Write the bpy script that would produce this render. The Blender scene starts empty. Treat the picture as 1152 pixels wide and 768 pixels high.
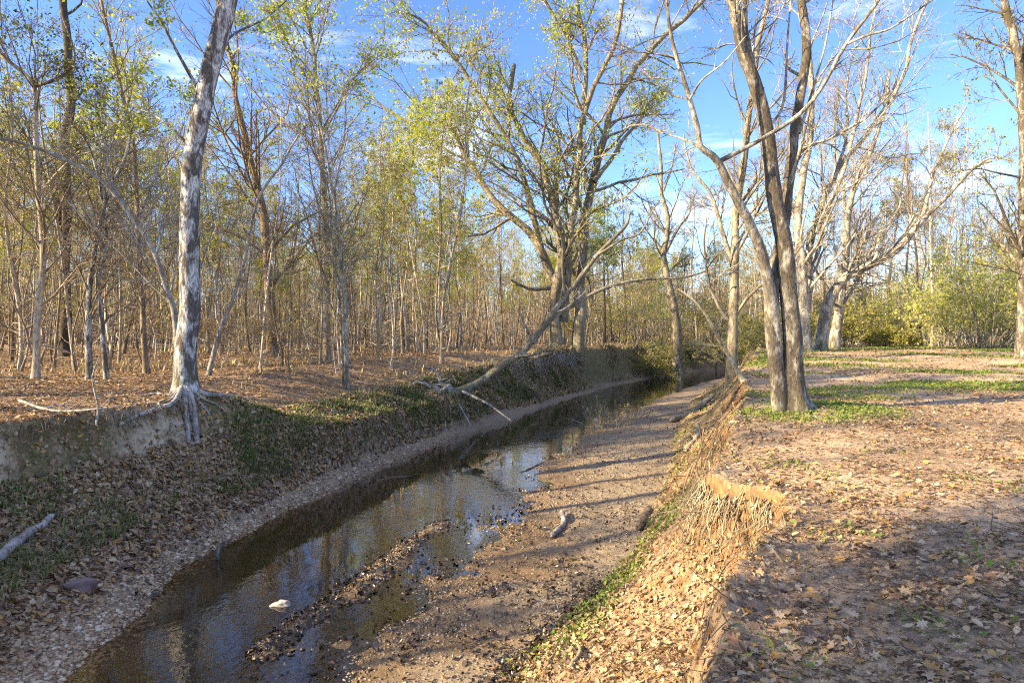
import bpy, math
import numpy as np
from mathutils import Vector
R = math.radians
rng = np.random.default_rng(7)
S = bpy.context.scene
COL = S.collection
F = 704.0                      # focal length in pixels of the 1152 px wide photograph
CAMZ = 3.6

# ------------------------------------------------------------------ camera, sky, sun, exposure
cam_d = bpy.data.cameras.new('camera'); cam = bpy.data.objects.new('camera', cam_d); COL.objects.link(cam)
cam_d.sensor_width = 36; cam_d.lens = F / 1152 * 36; cam_d.clip_end = 2000; cam_d.clip_start = 0.05
cam.location = (0, 0, CAMZ); cam.rotation_euler = (R(90), 0, 0)
S.camera = cam
SUN_EL = R(25.5); SUN_AZ = math.atan2(-0.93, -0.36)       # sun to the left and a little behind
w = bpy.data.worlds.new('World'); S.world = w; w.use_nodes = True
nt = w.node_tree; nt.nodes.clear()
out = nt.nodes.new('ShaderNodeOutputWorld'); bg = nt.nodes.new('ShaderNodeBackground')
sky = nt.nodes.new('ShaderNodeTexSky'); sky.sky_type = 'NISHITA'; sky.sun_disc = False
sky.sun_elevation = SUN_EL; sky.sun_rotation = SUN_AZ; sky.air_density = 1.0; sky.dust_density = 0.25; sky.ozone_density = 3.5
bg.inputs['Strength'].default_value = 0.14
# thin cirrus in the sky
tc = nt.nodes.new('ShaderNodeTexCoord'); mp = nt.nodes.new('ShaderNodeMapping'); mp.inputs['Scale'].default_value = (1.6, 2.2, 7.0)
mp.inputs['Rotation'].default_value = (0, 0.25, 0.3)
nz = nt.nodes.new('ShaderNodeTexNoise'); nz.inputs['Scale'].default_value = 2.0; nz.inputs['Detail'].default_value = 9; nz.inputs['Roughness'].default_value = 0.62
nz.inputs['Distortion'].default_value = 0.5
rp = nt.nodes.new('ShaderNodeValToRGB'); rp.color_ramp.elements[0].position = 0.565; rp.color_ramp.elements[1].position = 0.92
rp.color_ramp.elements[1].color = (0.75, 0.75, 0.75, 1)
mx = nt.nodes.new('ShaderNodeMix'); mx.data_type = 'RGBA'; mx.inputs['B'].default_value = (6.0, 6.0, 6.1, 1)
L = nt.links.new
L(tc.outputs['Generated'], mp.inputs['Vector']); L(mp.outputs[0], nz.inputs['Vector']); L(nz.outputs['Fac'], rp.inputs['Fac'])
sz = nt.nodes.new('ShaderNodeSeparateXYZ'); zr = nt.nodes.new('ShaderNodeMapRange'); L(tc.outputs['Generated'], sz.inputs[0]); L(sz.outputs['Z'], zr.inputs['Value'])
zr.inputs['From Min'].default_value = .52; zr.inputs['From Max'].default_value = .8; zr.inputs['To Max'].default_value = .21      # white cloud veil added overhead, out of view, for neutral fill light
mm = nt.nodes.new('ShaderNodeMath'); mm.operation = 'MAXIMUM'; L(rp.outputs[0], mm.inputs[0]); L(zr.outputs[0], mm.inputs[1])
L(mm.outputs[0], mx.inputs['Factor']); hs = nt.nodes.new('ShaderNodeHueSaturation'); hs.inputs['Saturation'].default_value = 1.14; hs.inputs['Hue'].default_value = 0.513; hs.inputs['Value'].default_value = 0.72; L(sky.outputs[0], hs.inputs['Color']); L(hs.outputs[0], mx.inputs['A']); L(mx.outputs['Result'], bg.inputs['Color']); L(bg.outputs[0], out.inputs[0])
sd = bpy.data.lights.new('sun', 'SUN'); sun = bpy.data.objects.new('sun', sd); COL.objects.link(sun)
sd.energy = 5.0; sd.angle = R(0.55); sd.color = (1.0, 0.78, 0.45)
sdir = Vector((-math.sin(SUN_AZ) * math.cos(SUN_EL), -math.cos(SUN_AZ) * math.cos(SUN_EL), -math.sin(SUN_EL)))
sun.rotation_euler = sdir.to_track_quat('-Z', 'Y').to_euler(); sun.location = (-30, -12, 20)
S.view_settings.view_transform = 'Standard'; S.view_settings.look = 'None'; S.view_settings.gamma = 1; S.view_settings.exposure = 1.92
S.render.engine = 'CYCLES'
cy = S.cycles; cy.max_bounces = 6; cy.diffuse_bounces = 3; cy.glossy_bounces = 2; cy.transmission_bounces = 3; cy.transparent_max_bounces = 8
cy.filter_width = 1.1; cy.use_denoising = False; cy.caustics_reflective = False; cy.caustics_refractive = False
cy.sample_clamp_indirect = 6

# ------------------------------------------------------------------ helpers
def tag(o, label=None, cat=None, group=None, kind=None):
    if label: o['label'] = label
    if cat: o['category'] = cat
    if group: o['group'] = group
    if kind: o['kind'] = kind
    return o
def empty(name, loc, label, cat, group=None):
    o = bpy.data.objects.new(name, None); COL.objects.link(o); o.location = loc; o.empty_display_size = 0.3
    return tag(o, label, cat, group)
def hashi(ix, iy, seed):
    h = (ix.astype(np.int64) * 374761393 + iy.astype(np.int64) * 668265263 + seed * 982451653) & 0xffffffff
    h = ((h ^ (h >> 13)) * 1274126177) & 0xffffffff
    h = ((h ^ (h >> 16)) * 2246822519) & 0xffffffff
    return ((h ^ (h >> 15)) & 0xffffff) / float(0xffffff)
def vn(x, y, seed=0):
    x = np.asarray(x, float); y = np.asarray(y, float)
    ix = np.floor(x); iy = np.floor(y); fx = x - ix; fy = y - iy
    fx = fx * fx * (3 - 2 * fx); fy = fy * fy * (3 - 2 * fy)
    a = hashi(ix, iy, seed); b = hashi(ix + 1, iy, seed); c = hashi(ix, iy + 1, seed); d = hashi(ix + 1, iy + 1, seed)
    return (a * (1 - fx) + b * fx) * (1 - fy) + (c * (1 - fx) + d * fx) * fy
def fbm(x, y, seed=0, o=4):
    s = 0; a = 0.5; t = 0
    for k in range(o):
        s = s + a * vn(x * 2**k + 13.7 * k, y * 2**k - 7.3 * k, seed + k); t += a; a *= 0.5
    return s / t * 2 - 1
def nrm(v): return v / np.maximum(np.linalg.norm(v, axis=-1, keepdims=True), 1e-9)
def sstep(a, b, x):
    t = np.clip((x - a) / (b - a), 0, 1); return t * t * (3 - 2 * t)
def at(px, py, Y): return np.array([(px - 576) / F * Y, Y, CAMZ - (py - 384) / F * Y])

class MB:
    """collects vertices and faces, links them as one mesh object"""
    def __init__(s): s.v = []; s.f = []; s.n = 0
    def add(s, v, faces):
        v = np.asarray(v, float).reshape(-1, 3)
        for f in faces if isinstance(faces, list) else [faces]: s.f.append(np.asarray(f, np.int64) + s.n)
        s.v.append(v); s.n += len(v)
    def tubes(s, p, r, sides=3, mult=None):
        N, P = r.shape
        if N == 0: return
        t = np.empty_like(p); t[:, 1:-1] = p[:, 2:] - p[:, :-2]; t[:, 0] = p[:, 1] - p[:, 0]; t[:, -1] = p[:, -1] - p[:, -2]
        t = nrm(t); m = nrm(p[:, -1] - p[:, 0])
        ref = np.where(np.abs(m[:, 2:3]) < 0.8, np.array([[0., 0, 1]]), np.array([[1., 0.1, 0]]))[:, None, :]
        u = nrm(np.cross(np.broadcast_to(ref, t.shape), t)); v = np.cross(t, u)
        a = np.arange(sides) / sides * 2 * math.pi
        rr = r[:, :, None] * (mult if mult is not None else 1.0) * np.ones(sides)
        V = p[:, :, None, :] + rr[..., None] * (np.cos(a)[None, None, :, None] * u[:, :, None, :] + np.sin(a)[None, None, :, None] * v[:, :, None, :])
        base = (np.arange(N) * P * sides)[:, None, None] + (np.arange(P - 1) * sides)[None, :, None]
        k = np.arange(sides)[None, None, :]; k2 = (np.arange(sides) + 1) % sides
        k2 = k2[None, None, :]
        f = np.stack([base + k, base + k2, base + sides + k2, base + sides + k], -1).reshape(-1, 4)
        s.add(V, f)
    def mesh(s, name, mat, smooth=True):
        me = bpy.data.meshes.new(name)
        V = np.concatenate(s.v) if s.v else np.zeros((0, 3))
        me.vertices.add(len(V)); me.vertices.foreach_set('co', V.astype(np.float32).ravel())
        loops = np.concatenate([f.ravel() for f in s.f]); sizes = np.concatenate([np.full(len(f), f.shape[1]) for f in s.f])
        starts = np.concatenate([[0], np.cumsum(sizes)[:-1]])
        me.loops.add(len(loops)); me.loops.foreach_set('vertex_index', loops.astype(np.int32))
        me.polygons.add(len(sizes)); me.polygons.foreach_set('loop_start', starts.astype(np.int32))
        me.update(calc_edges=True)
        if smooth: me.polygons.foreach_set('use_smooth', np.ones(len(sizes), bool))
        me.materials.append(mat)
        return me
    def build(s, name, mat, parent=None, smooth=True):
        o = bpy.data.objects.new(name, s.mesh(name, mat, smooth)); COL.objects.link(o)
        if parent: o.parent = parent
        return o

# ------------------------------------------------------------------ materials
def newmat(name):
    m = bpy.data.materials.new(name); m.use_nodes = True; t = m.node_tree; t.nodes.clear()
    o = t.nodes.new('ShaderNodeOutputMaterial'); return m, t, o
class G:
    """short helpers for one node tree"""
    def __init__(s, t): s.t = t
    def n(s, ty, **kw):
        x = s.t.nodes.new('ShaderNode' + ty)
        for k, v in kw.items():
            if hasattr(x, k) and k not in ('Scale',): setattr(x, k, v)
            else: x.inputs[k].default_value = v
        return x
    def l(s, a, b): s.t.links.new(a, b)
    def noise(s, vec, scale, detail=5, rough=0.6, dist=0.0):
        x = s.n('TexNoise'); x.inputs['Scale'].default_value = scale; x.inputs['Detail'].default_value = detail
        x.inputs['Roughness'].default_value = rough; x.inputs['Distortion'].default_value = dist
        if vec is not None: s.l(vec, x.inputs['Vector'])
        return x.outputs['Fac']
    def ramp(s, fac, stops, interp='LINEAR'):
        x = s.n('ValToRGB'); e = x.color_ramp.elements; x.color_ramp.interpolation = interp
        while len(e) < len(stops): e.new(0.5)
        for q, (p, c) in zip(e, stops):
            q.position = p; q.color = (*c, 1) if not np.isscalar(c) else (c, c, c, 1)
        s.l(fac, x.inputs['Fac']); return x.outputs['Color']
    def mix(s, fac, a, b, blend='MIX'):
        x = s.n('Mix'); x.data_type = 'RGBA'; x.blend_type = blend
        for sock, v in (('Factor', fac), ('A', a), ('B', b)):
            i = [q for q in x.inputs if q.name == sock and (q.type == 'RGBA' if sock != 'Factor' else q.type == 'VALUE')][0]
            if hasattr(v, 'node'): s.l(v, i)
            elif np.isscalar(v): i.default_value = v
            else: i.default_value = (*v, 1)
        return [q for q in x.outputs if q.type == 'RGBA'][0]
    def math(s, op, a, b=0.5, c=None):
        x = s.n('Math'); x.operation = op
        for i, v in enumerate((a, b, c)):
            if v is None: continue
            if hasattr(v, 'node'): s.l(v, x.inputs[i])
            else: x.inputs[i].default_value = v
        return x.outputs[0]
    def bump(s, h, strength=0.5, dist=0.02, nrm_=None):
        x = s.n('Bump'); x.inputs['Strength'].default_value = strength; x.inputs['Distance'].default_value = dist
        s.l(h, x.inputs['Height'])
        if nrm_ is not None: s.l(nrm_, x.inputs['Normal'])
        return x.outputs[0]

def bark(name, dark, mid, pale, thr=(0.42, 0.6), scale=6.0, moss=0.0, vary=False, bump=0.6):
    m, t, o = newmat(name); g = G(t)
    tc = g.n('TexCoord'); mp = g.n('Mapping'); mp.inputs['Scale'].default_value = (1, 1, 0.35); g.l(tc.outputs['Object'], mp.inputs['Vector'])
    v = mp.outputs[0]
    big = g.noise(v, scale * 0.55, 6, 0.65, 0.6); fine = g.noise(v, scale * 3.2, 6, 0.72)
    base = g.ramp(fine, [(0.3, dark), (0.55, mid), (0.8, tuple(c * 1.35 for c in mid))])
    patch = g.ramp(big, [(thr[0], 0.0), (thr[1], 1.0)])
    speck = g.ramp(fine, [(0.38, 0.15), (0.52, 1.0)])
    fac = g.mix(1.0, patch, speck, 'MULTIPLY')
    col = g.mix(fac, base, pale)
    if vary:
        oi = g.n('ObjectInfo')
        tint = g.ramp(oi.outputs['Random'], [(0.0, (0.55, 0.48, 0.42)), (0.4, (0.9, 0.8, 0.68)), (0.75, (1.15, 1.08, 0.98)), (1.0, (2.1, 2.05, 1.9))])
        col = g.mix(1.0, col, tint, 'MULTIPLY')
    if moss:
        sx = g.n('SeparateXYZ'); g.l(tc.outputs['Object'], sx.inputs[0])
        mr = g.n('MapRange'); mr.inputs['From Min'].default_value = moss; mr.inputs['From Max'].default_value = 0.0
        g.l(sx.outputs['Z'], mr.inputs['Value'])
        mf = g.math('MULTIPLY', mr.outputs[0], g.ramp(g.noise(tc.outputs['Object'], 5, 5), [(0.42, 0.0), (0.58, 1.0)]))
        col = g.mix(g.math('MULTIPLY', mf, 0.8), col, (0.075, 0.085, 0.025))
    b = g.n('BsdfPrincipled'); b.inputs['Roughness'].default_value = 0.9; b.inputs['Specular IOR Level'].default_value = 0.2
    g.l(col, b.inputs['Base Color'])
    g.l(g.bump(g.math('ADD', g.math('MULTIPLY', big, 0.6), fine), bump, 0.03), b.inputs['Normal'])
    g.l(b.outputs[0], o.inputs[0]); return m
M_pale = bark('pale_lichen_bark', (0.035, 0.03, 0.03), (0.115, 0.10, 0.095), (0.56, 0.57, 0.58), (0.46, 0.60), 11, moss=1.3)
M_twin = bark('grey_lichen_bark', (0.03, 0.026, 0.021), (0.105, 0.088, 0.068), (0.40, 0.375, 0.33), (0.50, 0.66), 9.0, moss=0.5, bump=0.9)
M_cream = bark('cream_bark', (0.045, 0.04, 0.032), (0.16, 0.142, 0.115), (0.47, 0.445, 0.395), (0.42, 0.60), 8.0, moss=1.2, bump=.8)
M_oak = bark('oak_bark', (0.05, 0.042, 0.032), (0.17, 0.145, 0.105), (0.40, 0.36, 0.28), (0.45, 0.68), 4.0, moss=1.5)
M_forest = bark('woodland_bark', (0.07, 0.06, 0.05), (0.22, 0.195, 0.165), (0.44, 0.415, 0.385), (0.45, 0.65), 6.0, vary=True)
M_dark = bark('dark_pine_bark', (0.022, 0.018, 0.016), (0.07, 0.055, 0.047), (0.14, 0.11, 0.10), (0.5, 0.7), 8.0)
M_dead = bark('weathered_wood', (0.055, 0.05, 0.046), (0.19, 0.175, 0.16), (0.40, 0.385, 0.365), (0.4, 0.6), 7.0)
M_log = bark('bleached_wood', (0.06, 0.05, 0.038), (0.21, 0.175, 0.12), (0.42, 0.37, 0.26), (0.4, 0.6), 6.0)
M_root = bark('root_bark', (0.055, 0.04, 0.028), (0.17, 0.125, 0.085), (0.33, 0.27, 0.2), (0.5, 0.7), 9.0)

def leafmat(name, cols, trans=0.45, rough=0.6, spec=0.3):
    m, t, o = newmat(name); g = G(t)
    ge = g.n('NewGeometry')
    st = [(i / max(1, len(cols) - 1), c) for i, c in enumerate(cols)]
    col = g.ramp(ge.outputs['Random Per Island'], st)
    tc = g.n('TexCoord'); fn = g.noise(tc.outputs['Object'], 30, 3)
    col = g.mix(1.0, col, g.ramp(fn, [(0.3, 0.75), (0.7, 1.15)]), 'MULTIPLY')
    b = g.n('BsdfPrincipled'); b.inputs['Roughness'].default_value = rough; b.inputs['Specular IOR Level'].default_value = spec
    g.l(col, b.inputs['Base Color'])
    if trans:
        tr = g.n('BsdfTranslucent'); g.l(col, tr.inputs['Color']); ms = g.n('MixShader'); ms.inputs[0].default_value = trans
        g.l(b.outputs[0], ms.inputs[1]); g.l(tr.outputs[0], ms.inputs[2]); g.l(ms.outputs[0], o.inputs[0])
    else: g.l(b.outputs[0], o.inputs[0])
    return m
M_litter = leafmat('dry_leaves', [(0.09, 0.055, 0.035), (0.22, 0.13, 0.075), (0.34, 0.235, 0.15), (0.29, 0.175, 0.085), (0.44, 0.31, 0.17), (0.19, 0.125, 0.09), (0.52, 0.41, 0.27), (0.14, 0.08, 0.05), (0.45, 0.26, 0.07), (0.40, 0.31, 0.22)], 0.15, 0.6, 0.35)
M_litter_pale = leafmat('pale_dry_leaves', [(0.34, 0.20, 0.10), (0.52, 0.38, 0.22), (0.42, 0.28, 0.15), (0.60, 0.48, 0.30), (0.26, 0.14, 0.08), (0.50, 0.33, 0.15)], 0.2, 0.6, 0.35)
M_wetleaf = leafmat('wet_leaves', [(0.018, 0.014, 0.012), (0.05, 0.035, 0.025), (0.03, 0.022, 0.018), (0.10, 0.065, 0.04)], 0.0, 0.35, 0.5)
M_grass = leafmat('green_blades', [(0.09, 0.13, 0.035), (0.18, 0.24, 0.06), (0.13, 0.18, 0.05), (0.32, 0.29, 0.13), (0.12, 0.16, 0.06), (0.40, 0.33, 0.19), (0.28, 0.21, 0.12)], 0.3, 0.6)
M_clover = leafmat('clover_green', [(0.12, 0.19, 0.03), (0.20, 0.27, 0.05), (0.16, 0.24, 0.045), (0.27, 0.30, 0.07)], 0.35, 0.6)
M_straw = leafmat('straw', [(0.42, 0.34, 0.19), (0.30, 0.23, 0.13), (0.50, 0.42, 0.26), (0.22, 0.17, 0.10)], 0.25, 0.7)
M_yellow = leafmat('yellow_green_foliage', [(0.30, 0.38, 0.05), (0.50, 0.51, 0.06), (0.22, 0.31, 0.05), (0.40, 0.45, 0.06), (0.64, 0.56, 0.06)], 0.55)
M_olive = leafmat('olive_foliage', [(0.18, 0.21, 0.05), (0.34, 0.34, 0.08), (0.44, 0.38, 0.10), (0.24, 0.26, 0.06), (0.48, 0.40, 0.14)], 0.55)
M_green = leafmat('green_foliage', [(0.05, 0.085, 0.025), (0.09, 0.14, 0.035), (0.16, 0.20, 0.05), (0.07, 0.10, 0.03)], 0.45)
M_shrub = leafmat('privet_foliage', [(0.44, 0.48, 0.09), (0.60, 0.60, 0.13), (0.28, 0.35, 0.08), (0.68, 0.65, 0.18), (0.52, 0.53, 0.11)], 0.6)
M_rust = leafmat('russet_foliage', [(0.20, 0.12, 0.06), (0.30, 0.19, 0.09), (0.26, 0.20, 0.08), (0.15, 0.09, 0.05)], 0.4)

def stonemat(name, cols, rough=0.75):
    return leafmat(name, cols, 0.0, rough, 0.4)
M_gravel = stonemat('gravel_stone', [(0.30, 0.21, 0.12), (0.46, 0.35, 0.22), (0.18, 0.12, 0.08), (0.40, 0.28, 0.16), (0.56, 0.48, 0.36), (0.26, 0.15, 0.08), (0.34, 0.22, 0.12)])
M_gravel_dark = stonemat('damp_gravel_stone', [(0.13, 0.10, 0.075), (0.26, 0.20, 0.145), (0.08, 0.06, 0.045), (0.20, 0.15, 0.10), (0.36, 0.30, 0.22)], 0.5)

def groundmat():
    m, t, o = newmat('woodland_ground'); g = G(t)
    tc = g.n('TexCoord'); P = tc.outputs['Object']
    za = g.n('Attribute'); za.attribute_name = 'zone_a'; sa = g.n('SeparateColor'); g.l(za.outputs['Color'], sa.inputs[0])
    zb = g.n('Attribute'); zb.attribute_name = 'zone_b'; sb = g.n('SeparateColor'); g.l(zb.outputs['Color'], sb.inputs[0])
    clay, sand, moss = sa.outputs; wet, bare, left = sb.outputs
    vo = g.n('TexVoronoi'); vo.inputs['Scale'].default_value = 13; g.l(P, vo.inputs['Vector'])
    vs = g.n('SeparateColor'); g.l(vo.outputs['Color'], vs.inputs[0])
    n1 = g.noise(P, 3.0, 6, 0.65); n2 = g.noise(P, 40, 4, 0.7); n3 = g.noise(P, 0.5, 5, 0.6)
    leafc = g.ramp(vs.outputs[0], [(0.0, (0.085, 0.053, 0.034)), (0.3, (0.20, 0.13, 0.08)), (0.55, (0.32, 0.22, 0.14)), (0.8, (0.15, 0.095, 0.06)), (1.0, (0.42, 0.31, 0.19))])
    soil = g.ramp(n1, [(0.3, (0.13, 0.085, 0.05)), (0.7, (0.26, 0.185, 0.115))])
    litter = g.mix(g.ramp(n2, [(0.4, 0.35), (0.6, 0.95)]), soil, leafc)
    dirt = g.mix(n1, (0.40, 0.285, 0.18), (0.56, 0.43, 0.29))
    dirt = g.mix(g.ramp(n2, [(0.48, 0.0), (0.72, 0.45)]), dirt, leafc)
    col = g.mix(g.math('MULTIPLY', bare, g.ramp(n3, [(0.38, 0.35), (0.62, 1.0)])), litter, dirt)
    clayR = g.ramp(g.noise(P, 5, 6, 0.7, 0.4), [(0.34, (0.06, 0.037, 0.02)), (0.47, (0.19, 0.098, 0.042)), (0.6, (0.28, 0.16, 0.07)), (0.78, (0.34, 0.24, 0.13))])
    clayL = g.ramp(g.noise(P, 4, 6, 0.7, 0.4), [(0.25, (0.30, 0.23, 0.15)), (0.5, (0.52, 0.42, 0.30)), (0.75, (0.64, 0.55, 0.42))])
    cl = g.mix(left, clayR, clayL)
    mp = g.n('Mapping'); mp.inputs['Scale'].default_value = (6, 6, 1.2); g.l(P, mp.inputs['Vector'])
    cl = g.mix(g.ramp(g.noise(mp.outputs[0], 2.5, 5, 0.7), [(0.5, 0.0), (0.7, 0.6)]), cl, (0.09, 0.06, 0.04))
    col = g.mix(clay, col, cl)
    v2 = g.n('TexVoronoi'); v2.inputs['Scale'].default_value = 38; g.l(P, v2.inputs['Vector'])
    v2s = g.n('SeparateColor'); g.l(v2.outputs['Color'], v2s.inputs[0])
    sandc = g.ramp(v2s.outputs[1], [(0.0, (0.11, 0.088, 0.064)), (0.4, (0.22, 0.175, 0.122)), (0.75, (0.16, 0.125, 0.088)), (1.0, (0.42, 0.36, 0.27))])
    sandc = g.mix(g.ramp(n1, [(0.35, 0.0), (0.65, 0.75)]), sandc, (0.28, 0.215, 0.14))
    bed = g.n('SeparateXYZ'); g.l(P, bed.inputs[0]); br = g.n('MapRange'); br.inputs['From Min'].default_value = -.03; br.inputs['From Max'].default_value = -.12; g.l(bed.outputs['Z'], br.inputs['Value'])
    sandc = g.mix(br.outputs[0], sandc, g.mix(n1, (0.055, 0.042, 0.024), (0.15, 0.115, 0.065)))
    col = g.mix(sand, col, sandc)
    mossc = g.ramp(g.noise(P, 25, 4, 0.7), [(0.3, (0.05, 0.052, 0.018)), (0.7, (0.17, 0.17, 0.055))])
    col = g.mix(g.math('MULTIPLY', moss, g.ramp(g.noise(P, 6, 5, 0.7), [(0.40, 0.0), (0.58, 1.0)])), col, mossc)
    col = g.mix(wet, col, g.mix(1.0, col, (0.70, 0.60, 0.47), 'MULTIPLY'))
    b = g.n('BsdfPrincipled'); g.l(col, b.inputs['Base Color']); b.inputs['Specular IOR Level'].default_value = 0.3
    rr = g.n('MapRange'); rr.inputs['To Min'].default_value = 0.95; rr.inputs['To Max'].default_value = 0.35; g.l(wet, rr.inputs['Value']); g.l(rr.outputs[0], b.inputs['Roughness'])
    h = g.math('ADD', g.math('MULTIPLY', n2, 0.5), g.math('ADD', g.math('MULTIPLY', vs.outputs[1], 0.35), n1))
    g.l(g.bump(h, 0.8, 0.05), b.inputs['Normal']); g.l(b.outputs[0], o.inputs[0]); return m
M_ground = groundmat()

def watermat():
    m, t, o = newmat('creek_water'); g = G(t)
    tc = g.n('TexCoord'); P = tc.outputs['Object']
    mp = g.n('Mapping'); mp.inputs['Scale'].default_value = (1.0, 0.7, 1); mp.inputs['Rotation'].default_value = (0, 0, 0.5); g.l(P, mp.inputs['Vector'])
    a = g.noise(mp.outputs[0], 9, 3, 0.5, 0.8); b2 = g.noise(mp.outputs[0], 1.6, 2, 0.5)
    amp = g.ramp(g.noise(P, 0.45, 2), [(0.40, 0.06), (0.62, 1.0)])
    h = g.math('ADD', g.math('MULTIPLY', g.math('MULTIPLY', a, amp), 0.012), g.math('MULTIPLY', b2, 0.010))
    nb = g.bump(h, 0.38, 1.0)
    fr = g.n('Fresnel'); fr.inputs['IOR'].default_value = 1.36; g.l(nb, fr.inputs['Normal'])
    tr = g.n('BsdfTransparent'); tr.inputs['Color'].default_value = (0.95, 0.86, 0.68, 1)
    gl = g.n('BsdfGlossy'); gl.inputs['Roughness'].default_value = 0.02; g.l(nb, gl.inputs['Normal'])
    ms = g.n('MixShader'); g.l(g.math('MULTIPLY', fr.outputs[0], 2.2), ms.inputs[0]); g.l(tr.outputs[0], ms.inputs[1]); g.l(gl.outputs[0], ms.inputs[2])
    g.l(ms.outputs[0], o.inputs[0]); return m
M_water = watermat()

# ------------------------------------------------------------------ terrain
K =   [-30,  0,   3,    5,    7,    10,   12,   14,   18,   24,   30,   38,  48,  58,   70,  90, 130, 300]
T = {
 'Lte': [-10, -9.5, -9.3, -9.0, -8.8, -8.2, -7.5, -6.9, -6.1, -4.5, -2.2, 1.0, 5.2, 10.2, 16.6, 33, 77, 290],
 'Lz':  [2.4, 2.4, 2.4, 2.4, 2.4, 2.4, 2.4, 2.45, 2.5, 2.6, 2.8, 2.95, 3.05, 3.1, 3.2, 3.3, 3.3, 3.3],
 'Ls':  [-4, -4, -3.6, -4.3, -4.8, -5.2, -5.0, -4.65, -3.7, -1.9, 0.2, 3.0, 7.0, 12.0, 19.4, 36, 80, 293],
 'Rs':  [-3.2, -2.8, -2.6, -2.2, -1.6, -0.7, -0.25, 0.2, 0.75, 2.8, 5.3, 8.6, 13.2, 18.5, 25, 42, 86, 299],
 'Rt':  [-2, -1.6, -1.5, -1.0, 0.3, 1.8, 2.5, 3.25, 4.5, 6.4, 8.4, 11.3, 16, 21.5, 28.5, 46, 90, 303],
 'Re':  [0.5, 0.6, 1.0, 1.75, 2.35, 3.4, 4.3, 5.2, 6.7, 8.9, 11.5, 14.7, 20, 26, 33.5, 51, 95, 308],
 'Rz':  [2.0, 2.0, 2.0, 2.0, 2.0, 2.02, 2.08, 2.15, 2.3, 2.6, 2.85, 3.02, 3.12, 3.2, 3.25, 3.3, 3.3, 3.3],
 'Lco': [0.30, 0.30, 0.30, 0.30, 0.22, 0.22, 0.25, 0.4, 2.0, 2.0, 1.0, 0.6, 0.6, 0.6, 0.6, 0.6, 0.6, 0.6],   # width of the left bank's steep lip
 'Lcz': [0.60, 0.60, 0.60, 0.60, 0.60, 0.60, 0.62, 0.68, 0.72, 0.66, 0.55, 0.45, 0.4, 0.4, 0.4, 0.4, 0.4, 0.4],
 'Lg':  [1.3, 1.3, 1.3, 1.3, 1.2, 1.0, 0.75, 0.5, 0.45, 0.35, 0.35, 0.5, 1.2, 1.2, 0.8, 0.6, 0.6, 0.6],        # gravel width
 'Rf':  [0.7, 0.7, 0.7, 0.72, 0.76, 0.70, 0.62, 0.6, 0.6, 0.6, 0.6, 0.6, 0.6, 0.6, 0.6, 0.6, 0.6, 0.6],
 'Rtz': [0.25, 0.25, 0.2, 0.15, 0.11, 0.11, 0.13, 0.17, 0.22, 0.25, 0.25, 0.25, 0.25, 0.25, 0.25, 0.25, 0.25, 0.25],
 'Rmz': [0.85, 0.85, 0.85, 0.9, 0.95, 1.0, 1.1, 1.2, 1.2, 1.2, 1.2, 1.2, 1.2, 1.2, 1.2, 1.2, 1.2, 1.2],
}
_yy = np.arange(-30, 300, 0.25)
def _smooth(v):
    k = np.ones(7) / 7
    q = np.interp(_yy, K, v); q = np.concatenate([np.full(3, q[0]), q, np.full(3, q[-1])]); return np.convolve(q, k, 'valid')
T = {k: _smooth(v) for k, v in T.items()}
NE = ([2.0, 3.0, 3.8, 4.4, 5.2, 6.2, 6.9, 7.35, 7.9, 8.5, 9.2], [0.75, 1.0, 1.3, 1.6, 2.15, 2.72, 2.98, 2.75, 2.48, 2.72, 3.08])   # near right bank edge with its alcove and clay knob
def tab(k, y):
    v = np.interp(y, _yy, T[k])
    if k == 'Re':
        f = sstep(2.0, 2.6, y) * sstep(9.6, 8.6, y); v = v * (1 - f) + f * np.interp(y, *NE)
    if k == 'Rf': v = np.maximum(v, .86 * sstep(2.5, 4, y) * sstep(10, 8.8, y))
    return v
def seg_dist(x, y, a, b):
    ax, ay = a; bx, by = b; dx, dy = bx - ax, by - ay
    t = np.clip(((x - ax) * dx + (y - ay) * dy) / (dx * dx + dy * dy), 0, 1)
    return np.hypot(x - ax - t * dx, y - ay - t * dy)
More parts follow.
